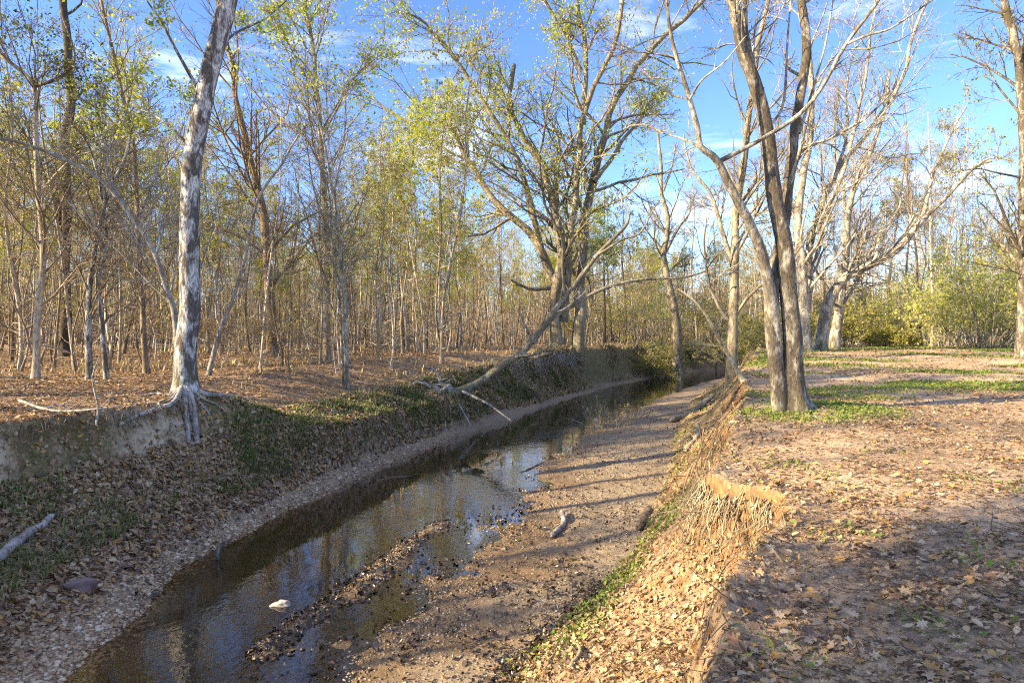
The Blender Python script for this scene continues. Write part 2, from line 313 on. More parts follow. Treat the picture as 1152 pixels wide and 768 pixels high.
def terrain(X, Y, full=False):
    X = np.asarray(X, float); Y = np.asarray(Y, float)
    nr = 1 - .8 * sstep(10.5, 8.5, Y) * sstep(-.5, .8, X)
    x = X + nr * (0.20 * fbm(X * 0.35, Y * 0.35, 11, 3) + 0.14 * fbm(X * 1.4, Y * 1.4, 12, 3)) + (1 - nr) * (.16 * fbm(X * 2.2, Y * 2.6, 13, 3) + .10 * fbm(X * 3, Y * 7, 16, 3))
    q = {k: tab(k, Y) for k in T}
    q['Lte'] = q['Lte'] + .75 * fbm(Y * .22, 0 * Y + 5.5, 14, 3) * sstep(14, 19, Y) + .3 * fbm(Y * .9, 0 * Y + 1.5, 15, 3) + .16 * fbm(Y * 3.6, X * .8, 17, 3)
    cw = q['Lco']; W = q['Rt'] - q['Rs']; wd = q['Rs'] - q['Ls']
    near = sstep(16, 11, Y)
    rd = sstep(14, 17, Y) * sstep(42, 30, Y); xs = [q['Lte'] - 60, q['Lte'] - 1.2 - 1.9 * rd, q['Lte'], q['Lte'] + cw, q['Ls'] - q['Lg'], q['Ls'], q['Ls'] + 0.35, q['Ls'] + wd * (0.45 - 0.08 * near), q['Ls'] + wd * (0.72 - 0.16 * near), q['Rs'], q['Rt'],
          q['Rt'] + (q['Re'] - q['Rt']) * q['Rf'], q['Re'], q['Re'] + 1.3, q['Re'] + 60]
    one = np.ones_like(Y)
    zs = [q['Lz'] - 0.15, q['Lz'] + 0.02, q['Lz'] - 0.05 - .68 * rd, q['Lz'] * q['Lcz'] * (1 - .30 * rd), 0.30 * one + 0.1 * near, 0 * one, -0.20 * one, -0.28 * one, -0.14 * one + 0.075 * near, -.01 * one, q['Rtz'],
          q['Rmz'], q['Rz'] - 0.06, q['Rz'], q['Rz']]
    z = np.where(x <= xs[0], zs[0], zs[-1])
    for i in range(len(xs) - 1):
        m = (x >= xs[i]) & (x < xs[i + 1])
        f = (x - xs[i]) / np.maximum(xs[i + 1] - xs[i], 1e-6)
        z = np.where(m, zs[i] + (zs[i + 1] - zs[i]) * f, z)
    plat = np.clip(sstep(0.6, -0.2, x - q['Lte']) + sstep(-0.2, 0.6, x - q['Re']), 0, 1)
    slope = np.clip(sstep(-0.2, 0.2, x - q['Lte']) * sstep(0.1, -0.4, x - (q['Ls'] - q['Lg'])) + sstep(-0.1, 0.3, x - q['Rt']) * sstep(0.3, -0.1, x - q['Re']), 0, 1)
    bed = 1 - np.clip(plat + slope, 0, 1)
    far = sstep(40, 120, Y)
    z = z + plat * (0.16 * fbm(X * 0.16, Y * 0.16, 3) + 0.05 * fbm(X * 0.9, Y * 0.9, 4) + 0.35 * far * fbm(X * 0.05, Y * 0.05, 5))
    z = z + slope * ((.16 + .3 * sstep(20, 32, Y) + .16 * sstep(9.5, 11, Y) * sstep(0, 1, x - q['Rt'] + .3)) * fbm(X * 0.8, Y * 0.8, 6) + 0.07 * fbm(X * 3.2, Y * 3.2, 7)) + bed * (0.045 * fbm(X * 0.9, Y * 0.9, 8) + 0.022 * fbm(X * 3.5, Y * 3.5, 9))
    z = z + 0.012 * fbm(X * 7, Y * 7, 10, 3)
    d = seg_dist(X + 0.3 * fbm(X, Y, 21), Y, (-2.9, 7.3), (-1.4, 12.3))
    z = z + 0.10 * np.exp(-(d / 0.22) ** 2)
    z = z + 0.10 * np.exp(-(np.hypot(X - 6.0, Y - 13.2) / 1.3) ** 2)          # mound round the twin tree
    z = z + 0.12 * np.exp(-(np.hypot(X + 7.3, Y - 14.2) / 0.9) ** 2)
    if not full: return z
    return z, x, q, plat, slope, bed
def th(x, y): return float(terrain(np.array([x]), np.array([y]))[0])

def axis(knots):
    v = [knots[0][0]]
    for (a, b, s0, s1) in knots:
        x = a
        while x < b - 1e-6:
            x += s0 + (s1 - s0) * (x - a) / (b - a); v.append(min(x, b))
    return np.array(sorted(set(np.round(v, 4))))
gx = axis([(-260, -40, 9, 1.2), (-40, -10, 1.0, 0.12), (-10, 0.5, 0.065, 0.065), (0.5, 4.2, 0.032, 0.032), (4.2, 7.5, 0.065, 0.065), (7.5, 14, 0.08, 0.2), (14, 40, 0.2, 0.4), (40, 260, 0.5, 9)])
gy = axis([(-40, 1.5, 3, 0.12), (1.5, 3.5, 0.06, 0.06), (3.5, 10, 0.035, 0.035), (10, 15, 0.06, 0.06), (15, 35, 0.07, 0.2), (35, 90, 0.22, 0.7), (90, 420, 0.9, 12)])
GX, GY = np.meshgrid(gx, gy)
Z, xw, q, plat, slope, bed = terrain(GX, GY, True)
nx, ny = len(gx), len(gy)
mb = MB(); ii = np.arange(nx * ny).reshape(ny, nx)
mb.add(np.stack([GX, GY, Z], -1), np.stack([ii[:-1, :-1], ii[:-1, 1:], ii[1:, 1:], ii[1:, :-1]], -1).reshape(-1, 4))
ground = tag(mb.build('ground', M_ground), 'leaf strewn woodland ground with eroded banks either side of a shallow creek', 'ground', kind='structure')
dzx = np.gradient(Z, gx, axis=1); dzy = np.gradient(Z, gy, axis=0); steep = np.hypot(dzx, dzy)
leftside = sstep(0.5, -0.5, GX - (q['Ls'] + q['Rs']) / 2)
clay = slope * sstep(0.85, 1.5, steep + 0.5 * fbm(GX * 1.5, GY * 1.5, 31)) * sstep(30, 16, GY)
clay = np.clip(clay, 0, 1) * np.where(leftside > .5, sstep(14.5, 12.5, GY) * sstep(-.35, .05, fbm(GX * .8, GY * .8, 45)), .3 + .7 * sstep(5.2, 6.2, GY))
sand = bed * 1.0
moss = np.clip(leftside * (.35 + .65 * sstep(13, 16, GY)) * (sstep(-0.9, 0.0, xw - q['Lte']) * sstep(1.6, 0.3, xw - q['Lte'])) + leftside * slope * (.62 + .1 * sstep(18, 26, GY))
               + (1 - leftside) * slope * sstep(9, 13, GY) * 0.8 + (1 - leftside) * slope * sstep(0.9, 0.2, xw - q['Rt']), 0, 1)
moss = moss + plat * (1 - leftside) * np.exp(-(np.hypot(GX - 6.0, GY - 13.2) / 1.8) ** 2) * 0.9 + plat * (1 - leftside) * sstep(14, 20, GY) * sstep(-0.02, 0.25, fbm(GX * 0.13, GY * 0.55, 41)) * 0.8
wet = np.clip(sstep(0.10, 0.01, Z) + bed * .5 * sstep(-.1, .3, fbm(GX * .7, GY * .7, 44)) * sstep(.28, .1, Z), 0, 1)
bare = plat * (1 - leftside) * (0.5 + 0.5 * sstep(-0.3, 0.25, fbm(GX * 0.35, GY * 0.35, 43))) + slope * (1 - leftside) * 0.3
moss = moss * (1 - .9 * clay)
ca = np.stack([np.clip(clay, 0, 1), np.clip(sand, 0, 1), np.clip(moss, 0, 1), np.ones_like(Z)], -1).astype(np.float32)
cb = np.stack([wet, np.clip(bare, 0, 1), leftside, np.ones_like(Z)], -1).astype(np.float32)
for nm, c in (('zone_a', ca), ('zone_b', cb)):
    at_ = ground.data.attributes.new(nm, 'FLOAT_COLOR', 'POINT'); at_.data.foreach_set('color', c.ravel())
# water sheet that follows the creek
mb = MB(); wy = np.concatenate([np.arange(-20, 40, 0.5), np.arange(40, 140, 2.0)]); wl = tab('Ls', wy) - 1.3; wr = tab('Rt', wy) + 0.4
fr = np.linspace(0, 1, 9)[None, :]; WX = wl[:, None] * (1 - fr) + wr[:, None] * fr; WY = np.broadcast_to(wy[:, None], WX.shape)
ii = np.arange(WX.size).reshape(WX.shape)
mb.add(np.stack([WX, WY, np.zeros_like(WX)], -1), np.stack([ii[:-1, :-1], ii[:-1, 1:], ii[1:, 1:], ii[1:, :-1]], -1).reshape(-1, 4))
tag(mb.build('creek_water', M_water), 'shallow brown creek water reflecting sky and trees between the banks', 'water', kind='structure')

# ------------------------------------------------------------------ tree growing
def resample(pts, n):
    p = np.asarray(pts, float); p = np.concatenate([[2 * p[0] - p[1]], p, [2 * p[-1] - p[-2]]])
    out_ = []; seg = len(p) - 3
    for u in np.linspace(0, seg - 1e-6, n):
        i = int(u); t = u - i; a, b, c, d = p[i:i + 4]
        out_.append(0.5 * ((2 * b) + (-a + c) * t + (2 * a - 5 * b + 4 * c - d) * t * t + (-a + 3 * b - 3 * c + d) * t**3))
    return np.array(out_)
def grow(st, d, ln, r0, r1, P, wig, up):
    N = len(st); pts = np.empty((N, P, 3)); pts[:, 0] = st; d = nrm(d)
    for i in range(1, P):
        d = nrm(d + wig * rng.normal(size=(N, 3)) + np.array([0, 0, up])); pts[:, i] = pts[:, i - 1] + d * (ln / (P - 1))[:, None]
    f = np.linspace(0, 1, P)[None, :]
    return pts, r0[:, None] * (1 - f) + r1[:, None] * f
def kids(pts, rad, n, t0, t1, ang, lf, P, wig, up, rmin, rf=0.55, tipr=0.35, lmax=9e9, lmin=0.0):
    N, Pp = rad.shape
    if N == 0: return np.zeros((0, P, 3)), np.zeros((0, P))
    ln = np.linalg.norm(np.diff(pts, axis=1), axis=2).sum(1)
    cnt = np.floor(n * np.clip(ln / np.median(ln), 0.4, 2.5) + rng.random(N)).astype(int) if n >= 1 else (rng.random(N) < n).astype(int)
    ix = np.repeat(np.arange(N), cnt); M = len(ix)
    t = t0 + (t1 - t0) * rng.random(M); u = t * (Pp - 1); i = np.minimum(u.astype(int), Pp - 2); fr = (u - i)[:, None]
    p = pts[ix, i] * (1 - fr) + pts[ix, i + 1] * fr; tn = nrm(pts[ix, i + 1] - pts[ix, i])
    pr = rad[ix, i] * (1 - fr[:, 0]) + rad[ix, i + 1] * fr[:, 0]
    pe = nrm(np.cross(tn, rng.normal(size=(M, 3)))); a = ang * (0.7 + 0.6 * rng.random(M))
    d = tn * np.cos(a)[:, None] + pe * np.sin(a)[:, None]
    L_ = np.minimum(ln[ix] * lf * (1.15 - 0.75 * t) * (0.55 + 0.9 * rng.random(M)), lmax); L_ = np.maximum(L_, lmin * (.6 + .8 * rng.random(M)))
    r0 = np.maximum(np.minimum(pr * rf, L_ * 0.022 + 0.002), rmin)
    return grow(p, d, L_, r0, np.maximum(r0 * tipr, rmin * 0.6), P, wig, up)
def leaves_at(mb, c, size, spread, flat=0.0):
    """leaf-sized faces at points c"""
    N = len(c)
    if N == 0: return
    c = c + rng.normal(size=(N, 3)) * spread
    a = nrm(rng.normal(size=(N, 3)) * np.array([1, 1, 1 - flat])); b = nrm(np.cross(a, rng.normal(size=(N, 3))))
    s = (size * (0.6 + 0.8 * rng.random(N)))[:, None]; n_ = np.cross(a, b)
    v = np.stack([c - a * s * .5, c + b * s * .28 + n_ * s * .08, c + a * s * .5, c - b * s * .28 + n_ * s * .08], 1)
    mb.add(v, np.arange(4 * N).reshape(N, 4))
def along(pts, n):
    N, P, _ = pts.shape
    if N == 0 or n <= 0: return np.zeros((0, 3))
    ix = rng.integers(0, N, n); u = rng.random(n) ** 0.7 * (P - 1); i = np.minimum(u.astype(int), P - 2); f = (u - i)[:, None]
    return pts[ix, i] * (1 - f) + pts[ix, i + 1] * f
def crown_of(l0, lr, spec):
    """branch levels grown on the given limbs; spec: list of kids() keyword dicts"""
    lv = []; p, r = l0, lr
    for s_ in spec:
        p, r = kids(p, r, **s_); lv.append((p, r))
    return lv

# ---- tall woodland trees: a few grown trees, copied through the woods
def proto(h, r, leaf, nleaf, lsize, lean, first=0.3, n1=15, bend=0.04, mat=None, twig=True, lf1=0.24, ang=0.75, cluster=0):
    z = np.linspace(0, 1, 16)
    w1, w2 = rng.normal(size=2) * bend, rng.normal(size=2) * bend * 0.5
    ph = rng.random(2) * 6.28
    trunk = np.stack([h * (lean[0] * z**1.4 + w1[0] * np.sin(z * 4 + ph[0]) + w2[0] * np.sin(z * 11 + ph[1])), h * (lean[1] * z**1.4 + w1[1] * np.sin(z * 4 + ph[1]) + w2[1] * np.sin(z * 11 + ph[0])), h * z], -1)
    trunk[:, :2] -= trunk[0, :2]; trunk[0, 2] = -0.25
    tr = r * (1 - 0.86 * z) + 0.004; tr[0] *= 1.6; tr[1] *= 1.05
    sp = [dict(n=n1, t0=first, t1=0.98, ang=ang, lf=lf1, P=6, wig=0.14, up=0.14, rmin=0.009, rf=.45), dict(n=6, t0=0.15, t1=1, ang=0.7, lf=0.48, P=5, wig=0.2, up=0.06, rmin=0.006),
          dict(n=4, t0=0.15, t1=1, ang=0.7, lf=0.55, P=3, wig=0.25, up=0.05, rmin=0.0045)]
    lv = crown_of(trunk[None], tr[None], sp)
    mt = MB(); mt.tubes(trunk[None], tr[None], 7)
    mc = MB()
    for k, (p, q_) in enumerate(lv): mc.tubes(p, q_, 4 if k == 0 else 3)
    # low dead twigs on the bole
    p, q_ = kids(trunk[None], tr[None], n=14, t0=0.04, t1=first + .15, ang=1.2, lf=0.08, P=4, wig=0.2, up=0.02, rmin=0.007); mc.tubes(p, q_, 3)
    mf = None
    if nleaf:
        mf = MB(); src = along(lv[-1][0], nleaf); leaves_at(mf, src, lsize, 0.10)
    return (mt.mesh('trunk', mat or M_forest), mc.mesh('crown', M_forest), mf.mesh('foliage', leaf, False) if mf else None)
def place_tree(name, pr, x, y, s, rz, label, cat, group, sink=0.0, tilt=(0, 0)):
    o = empty(name, (x, y, th(x, y) - sink), label, cat, group); o.rotation_euler = (tilt[0], tilt[1], rz); o.scale = (s, s, s)
    for nm, me in zip(('trunk', 'crown', 'foliage'), pr):
        if me is None: continue
        c = bpy.data.objects.new(nm, me); COL.objects.link(c); c.parent = o
    return o
PB = [proto(16, .085, None, 0, 0, (.02, .01), .42, 20, .02), proto(15, .07, None, 0, 0, (-.05, .03), .4, 18, .02), proto(17, .105, None, 0, 0, (.03, -.02), .45, 22, .02), proto(13, .05, None, 0, 0, (.07, .05), .35, 16, .03),
      proto(14, .06, None, 0, 0, (-.08, 0), .38, 17, .03), proto(15, .055, None, 0, 0, (.0, -.03), .5, 17, .015), proto(16, .075, None, 0, 0, (.01, .02), .3, 22, .02), proto(15, .06, None, 0, 0, (.015, .0), .55, 8, .012), proto(13, .045, None, 0, 0, (-.02, .01), .55, 8, .012), proto(16, .07, None, 0, 0, (.0, .015), .6, 9, .01)]
PY = [proto(16, .07, M_yellow, 2600, .15, (.03, 0), .4, 18, .02), proto(14, .06, M_yellow, 2200, .14, (-.05, .02), .35, 16, .02)]
PO = [proto(16, .08, M_olive, 1700, .15, (.0, .03), .3, 20, .02), proto(17, .09, M_olive, 2100, .15, (.03, .0), .45, 20, .02), proto(11, .055, M_rust, 900, .13, (.05, .02), .2, 16)]
PS = [proto(7, .03, None, 0, 0, (.08, .02), .2, 14, .04), proto(5.5, .025, M_olive, 260, .10, (-.1, .05), .2, 12, .05), proto(8, .035, None, 0, 0, (-.03, -.06), .25, 13, .04), proto(4.5, .02, M_rust, 220, .10, (.1, -.05), .15, 13, .05)]
PP = [proto(20, .17, M_green, 3600, .17, (.01, .0), .5, 24, .01, M_dark, lf1=.16, ang=1.15), proto(18, .15, M_green, 3200, .17, (-.02, .01), .45, 24, .01, M_dark, lf1=.17, ang=1.1)]

KINDS = {
 'bare': ('bare_tree', PB, 'tall slim bare tree in the woods behind the left bank', 'tree', 'bare trees in the woods'),
 'yellow': ('yellowing_tree', PY, 'slim tree with thin yellow leaves in the woods behind the left bank', 'tree', 'yellowing trees in the woods'),
 'olive': ('leafy_tree', PO, 'tree with sparse olive and russet leaves in the woods behind the left bank', 'tree', 'leafy trees in the woods'),
 'sapling': ('sapling', PS, 'thin spindly sapling in the woods behind the left bank', 'sapling', 'saplings on the woodland floor'),
 'pine': ('evergreen_tree', PP, 'tall dark trunked green evergreen in the woods behind the left bank', 'tree', 'evergreens in the woods'),
}
def scatter(n, test, mind):
    pts = []; tries = 0
    while len(pts) < n and tries < 200000:
        tries += 1; c = test()
        if c is None: continue
        x, y, m = c
        if all((x - a)**2 + (y - b)**2 > (mind * m)**2 for a, b in pts): pts.append((x, y))
    return pts
def wood_left():
    y = 20 * (112 / 20) ** (rng.random() ** .75); ex = float(tab('Lte', y)); x = rng.uniform(-0.88 * y - 4, ex - 1.0)
    px = 576 + F * x / y
    if y < 30 and not (px < 480): return None
    if 520 < px < 700 and y < 50: return None
    return x, y, 1.0
wl_ = scatter(600, wood_left, .9)
for x, y in wl_:
    px = 576 + F * x / y; u = rng.random()
    if y < 34: kd = 'sapling' if u < .66 else ('bare' if u < .85 else 'olive')
    elif px > 470: kd = 'bare' if u < .36 else ('olive' if u < .62 else ('yellow' if u < .88 else 'pine'))
    else: kd = 'bare' if u < .46 else ('yellow' if u < .68 else ('olive' if u < .86 else ('sapling' if u < .97 else 'pine')))
    if kd == 'pine' and (px < 570 or y < 55): kd = 'yellow'
    nm, ps, lb, ct, gr = KINDS[kd]
    pr = ps[rng.integers(len(ps))] if not (kd == 'bare' and y < 38) else ps[(3, 5, 1, 8, 7)[rng.integers(5)]]
    lb = lb.replace('in the woods behind the left bank', ('at front of woods' if y < 38 else 'midway into woods' if y < 65 else 'deep in woods') + (' left of white leaning tree' if px < 200 else ' right of white leaning tree' if px < 500 else ' behind the spreading tree'))
    place_tree(nm, pr, x, y, (rng.uniform(.55, .8) if 235 < px < 450 and y < 48 else (rng.uniform(.75, 1.15) if y < 38 or px < 235 else rng.uniform(.75, 1.05))), rng.uniform(0, 6.28), lb, ct, gr, tilt=(rng.normal() * .04, rng.normal() * .04))
# woods beyond the clearing on the right, thinner and paler
RK = {
 'bare': ('bare_tree', PB, 'bare tall tree in the distant woods beyond the clearing', 'tree', 'bare trees beyond the clearing'),
 'olive': ('leafy_tree', PO, 'sparsely leaved tree in the distant woods beyond the clearing', 'tree', 'leafy trees beyond the clearing'),
 'pine': ('evergreen_tree', PP, 'green crowned evergreen rising in the distant woods beyond the clearing', 'tree', 'evergreens beyond the clearing'),
}
def wood_right():
    y = rng.uniform(52, 92); x = rng.uniform(float(tab('Re', y)) + 1.5 if y < 75 else 0.25 * y, 0.9 * y + 5)
    return x, y, 1.0
for x, y in scatter(85, wood_right, 2.2):
    u = rng.random(); nm, ps, lb, ct, gr = RK['bare' if u < .76 else ('olive' if u < .96 else 'pine')]
    place_tree(nm, ps[rng.integers(len(ps))], x, y, rng.uniform(.9, 1.45), rng.uniform(0, 6.28), lb, ct, gr, tilt=(rng.normal() * .04, rng.normal() * .04))
# trees to the left of the frame; they shade the near bank
for (x, y, k, s) in ((-13, -3.2, 'bare', 1.1), (-19, -5, 'olive', 1.1), (-12.5, 2.5, 'bare', 1.0), (-16, 4.5, 'bare', 1.1), (-22, 1, 'yellow', 1), (-13.5, 8, 'bare', .9), (-18, 11, 'olive', .9), (-24, 7, 'bare', 1.1), (-30, -2, 'olive', 1.1), (-33, 6, 'bare', 1), (-20, 15, 'bare', 1), (-11.0, -2.3, 'pine', .55), (-13.4, -3.6, 'pine', .62), (-11.6, -.9, 'pine', .6), (-12.4, -2.2, 'pine', .64), (-12.6, 9.6, 'pine', .8), (-17, 13.5, 'pine', .9), (-24, 11, 'pine', .95), (-15.5, 11, 'olive', .95), (-19, 17.5, 'pine', .95), (-14, 7.4, 'pine', .95), (-11.5, 12.4, 'pine', .8), (-21, 21, 'pine', 1.0)):
    nm, ps, lb, ct, gr = KINDS[k]
    place_tree(nm, ps[int(rng.integers(len(ps)))], x, y, s, rng.uniform(0, 6.28), lb.replace('in the woods behind', 'just beside the camera on'), ct, gr + ' near the camera')
# the far woods as one mass
mb = MB(); n = 2300
yy = rng.uniform(100, 210, n); xx = rng.uniform(-1.0, 1.0, n) * yy * 0.95
hh = rng.uniform(11, 20, n); zz = terrain(xx, yy)
p, r = grow(np.stack([xx, yy, zz - .3], -1), np.tile([0., 0, 1], (n, 1)) + rng.normal(size=(n, 3)) * .05, hh, rng.uniform(.09, .2, n), np.full(n, .03), 7, .04, .05)
mb.tubes(p, r, 5)
p1, r1 = kids(p, r, n=13, t0=.25, t1=1, ang=.8, lf=.24, P=4, wig=.2, up=.1, rmin=.03); mb.tubes(p1, r1, 3)
mb.tubes(*grow(*(lambda m_, yb: (np.stack([(xb := rng.uniform(-.95, .95, m_) * yb), yb, terrain(xb, yb) - .2], -1), np.tile([0., 0, 1], (m_, 1)) + rng.normal(size=(m_, 3)) * .15, rng.uniform(2, 9, m_), rng.uniform(.02, .06, m_), np.full(m_, .012)))(16000, rng.uniform(80, 170, 16000)), 4, .08, .03), 3)
p2, r2 = kids(p1, r1, n=3, t0=.2, t1=1, ang=.8, lf=.5, P=3, wig=.2, up=.1, rmin=.02); mb.tubes(p2, r2, 3)
far = tag(mb.build('far_woods', M_forest), 'grey brown mass of distant bare woods along the horizon', 'woods', kind='stuff')
mb = MB(); leaves_at(mb, along(p2, 110000), .34, .6); mb.build('foliage', M_olive, far, False)

# ------------------------------------------------------------------ the trees one can tell apart
TW = [dict(n=11, t0=.15, t1=1, ang=.8, lf=.30, P=6, wig=.18, up=.07, rmin=.006, lmax=4.5, rf=.4), dict(n=7, t0=.15, t1=1, ang=.75, lf=.5, P=5, wig=.22, up=.05, rmin=.004), dict(n=6, t0=.2, t1=1, ang=.7, lf=.5, P=4, wig=.25, up=.03, rmin=.003)]
def hero(name, label, limbs, mat, group=None, spec=TW, foliage=None, nleaf=0, lsize=.09, zmin=0, sides=14, flare=0.5, twig_mat=None, leaf_limbs=None, lspread=.08):
    """limbs: list of (points, base radius, tip radius, bushy 0..1); the first is the trunk"""
    base = np.array(limbs[0][0][0], float)
    o = empty(name, base, label, 'tree', group); allp = []; allr = []
    for j, (pts, ra, rb, bushy, *lm) in enumerate(limbs):
        p = resample(np.asarray(pts, float) - base, 40 if j == 0 else 26); n_ = len(p); f = np.linspace(0, 1, n_)
        ln = np.linalg.norm(np.diff(p, axis=0), axis=1).sum()
        p = p + np.stack([fbm(f * ln * .5, f * 0 + 3.1 * j, 50 + j, 3), fbm(f * ln * .5, f * 0 + 7.7 * j, 70 + j, 3), 0 * f], -1) * min(.3, ra * .6 if j == 0 else ra * 1.2) * np.minimum(1, f * 6)[:, None]
        r = ra + (rb - ra) * f**.7
        mult = np.ones((1, n_, sides)); a = np.arange(sides) / sides * 6.283
        if j == 0 or flare < 0:
            d = f * ln
            if j == 0: mult = 1 + abs(flare) * np.exp(-d / (ra * 1.9))[None, :, None] * (1 + .45 * np.cos(a * 5 + 1.0 + base[0]))[None, None, :]
        mult = mult * (1 + .16 * (vn(np.cos(a)[None, :] * 1.6 + 5 * j + 20, (f * ln * 1.3)[:, None] + np.sin(a)[None, :] * 1.6, 90) - .5)[None] + .10 * (vn(np.cos(a)[None, :] * 4 + 5 * j + 20, (f * ln * 5)[:, None] + np.sin(a)[None, :] * 4, 91) - .5)[None])
        m = MB(); m.tubes(p[None], r[None], sides, mult); m.build('trunk' if j == 0 else 'limb', lm[0] if lm else mat, o)
        if bushy > 0: allp.append((p, r, bushy))
    if allp:
        mc = MB(); tips = []
        for p, r, bushy in allp:
            s0 = [dict(q_) for q_ in spec]; ln_ = np.linalg.norm(np.diff(p, axis=0), axis=1).sum(); s0[0]['n'] = max(2, s0[0]['n'] * bushy * np.clip(ln_ / (14 if base[1] > 40 else 8), .2, 1.6)); s0[0]['lmin'] = 2.2 if base[1] > 40 else 1.1
            lv = crown_of(p[None], r[None], s0)
            for k, (a_, b_) in enumerate(lv): mc.tubes(a_, b_, 5 if k == 0 else 3)
            tips.append(lv[-1][0])
        mc.build('crown', twig_mat or mat, o)
        if foliage:
            t = np.concatenate(tips[i] for i in leaf_limbs) if False else np.concatenate([tips[i] for i in (leaf_limbs or range(len(tips)))])
            t = t[t[:, -1, 2] > zmin]; mf = MB(); leaves_at(mf, along(t, nleaf), lsize, lspread); mf.build('foliage', foliage, o, False)
    return o
def hit(px, py, dz=0.0):
    """the ground point seen at a pixel of the photograph"""
    y = np.arange(2.0, 90, .03); x = (px - 576) / F * y; zt = np.maximum(terrain(x, y), -.02); k = np.nonzero(CAMZ - (py - 384) / F * y <= zt)[0]
    if len(k): return np.array([x[k[0]], y[k[0]], zt[k[0]] + dz])
    return at(px, py, 60)
def poly(pix, Y, dy=0.0):
    """pixels of the photograph at depth Y, drifting by dy metres towards the tip"""
    n_ = len(pix); return [at(a, b, Y + dy * i / max(1, n_ - 1)) for i, (a, b) in enumerate(pix)]
def rooted(pix, Y, dy=0.0, sink=.15):
    p = poly(pix, Y, dy); p[0][2] = th(p[0][0], p[0][1]) - sink; return p

# pale leaning tree on the left bank with roots bared by the creek
t = hero('leaning_tree', 'white barked leaning tree with bared roots at the left bank edge', [
    (rooted([(209, 446), (208, 390), (211, 312), (214, 234), (221, 156), (235, 78), (254, 0), (274, -70), (292, -130)], 14.0), .235, .17, 0),
    (poly([(229, 110), (215, 85), (196, 50), (180, 20), (150, -20)], 14.0, -1.0), .05, .015, .8),
    (poly([(219, 175), (200, 150), (170, 128), (140, 118), (105, 90)], 14.0, 1.5), .04, .012, .9),
    (poly([(240, 70), (262, 40), (300, 20), (335, -10)], 14.0, 1.5), .04, .012, .9)], M_pale, flare=.55, foliage=M_yellow, nleaf=1500, lsize=.085, twig_mat=M_oak)
b0 = np.array(t.location)
def roots(parent, paths, mat, name='root'):
    for pts, ra, rb in paths:
        p = resample(np.asarray(pts) - np.array(parent.location), 16); m = MB()
        m.tubes(p[None], np.linspace(ra, rb, 16)[None], 8, 1 + .25 * (rng.random((1, 16, 8)) - .5)); m.build(name, mat, parent)
def hug(pix, dz, start=None):
    p = [hit(a_, b_, dz) for a_, b_ in pix]; return ([np.array(start)] if start is not None else []) + p
bt = np.array(t.location); c0 = bt + np.array([0, -.1, .35])
roots(t, [(hug([(214, 455), (217, 470), (220, 486), (222, 503)], .04, c0), .12, .05), (hug([(207, 456), (209, 472), (211, 488), (212, 502)], .03, c0), .09, .04),
          (hug([(196, 455), (176, 464), (152, 474), (132, 482)], .05, c0), .06, .035), (hug([(232, 445), (250, 446), (268, 447), (284, 452)], .03, c0), .07, .02),
          (hug([(226, 456), (234, 468), (240, 482)], .02, c0), .05, .012), (hug([(194, 446), (176, 444), (158, 446)], .02, c0), .07, .02),
          (hug([(201, 462), (194, 476), (190, 492)], .02, c0), .04, .012), (hug([(228, 450), (246, 458), (258, 470)], .02, c0), .04, .01), (hug([(190, 452), (165, 455), (140, 458), (118, 464)], .02, c0), .035, .01)], M_dead)

# twin tree on the right bank
YT = float(hit(889, 463)[1])
TSPEC = [dict(n=10, t0=.5, t1=1, ang=.75, lf=.34, P=7, wig=.18, up=.06, rmin=.007, lmax=4.5, rf=.45), dict(n=7, t0=.15, t1=1, ang=.75, lf=.5, P=5, wig=.22, up=.04, rmin=.0045), dict(n=6, t0=.2, t1=1, ang=.7, lf=.5, P=4, wig=.25, up=.02, rmin=.003)]
t = hero('twin_trunk_tree', 'grey twin trunk tree standing in green weeds at the right bank edge', [
    (rooted([(899, 464), (893, 430), (890, 395), (886, 340), (881, 285), (870, 228), (860, 165), (846, 100), (832, 57), (822, 0), (812, -70)], YT), .22, .10, .4),
    (rooted([(879, 461), (874, 400), (870, 340), (872, 295), (881, 250), (897, 195), (901, 135), (907, 78), (903, 0), (900, -70)], YT, .5), .175, .07, .5),
    (poly([(875, 430), (871, 365), (865, 310), (852, 268), (835, 240), (814, 203), (803, 180), (789, 169), (786, 150), (773, 104), (757, 52), (748, 10), (740, -40)], YT + .1, -1.2), .145, .022, .7, M_cream),
    (poly([(806, 183), (825, 174), (851, 160), (896, 131), (924, 99), (950, 52), (986, 2), (1010, -40)], YT - .4, -.4), .05, .03, .8, M_cream),
    (poly([(850, 106), (843, 60), (838, 30), (834, -30)], YT, .5), .07, .045, .5),
    (poly([(952, 50), (975, 40), (1004, 31), (1049, 0), (1080, -25)], YT - .7, -1), .03, .012, 1, M_cream),
    (poly([(858, 150), (880, 120), (884, 60), (890, 0)], YT, 1), .035, .018, .8, M_cream),
    (poly([(899, 150), (915, 100), (930, 50), (940, -10)], YT + .5, 1), .035, .015, .8, M_cream),
    (poly([(776, 112), (790, 90), (815, 70), (840, 40)], YT - 1, -.8), .025, .01, .9, M_cream)], M_twin, flare=.9, sides=20, twig_mat=M_cream, foliage=M_olive, nleaf=900, lsize=.055, spec=TSPEC)
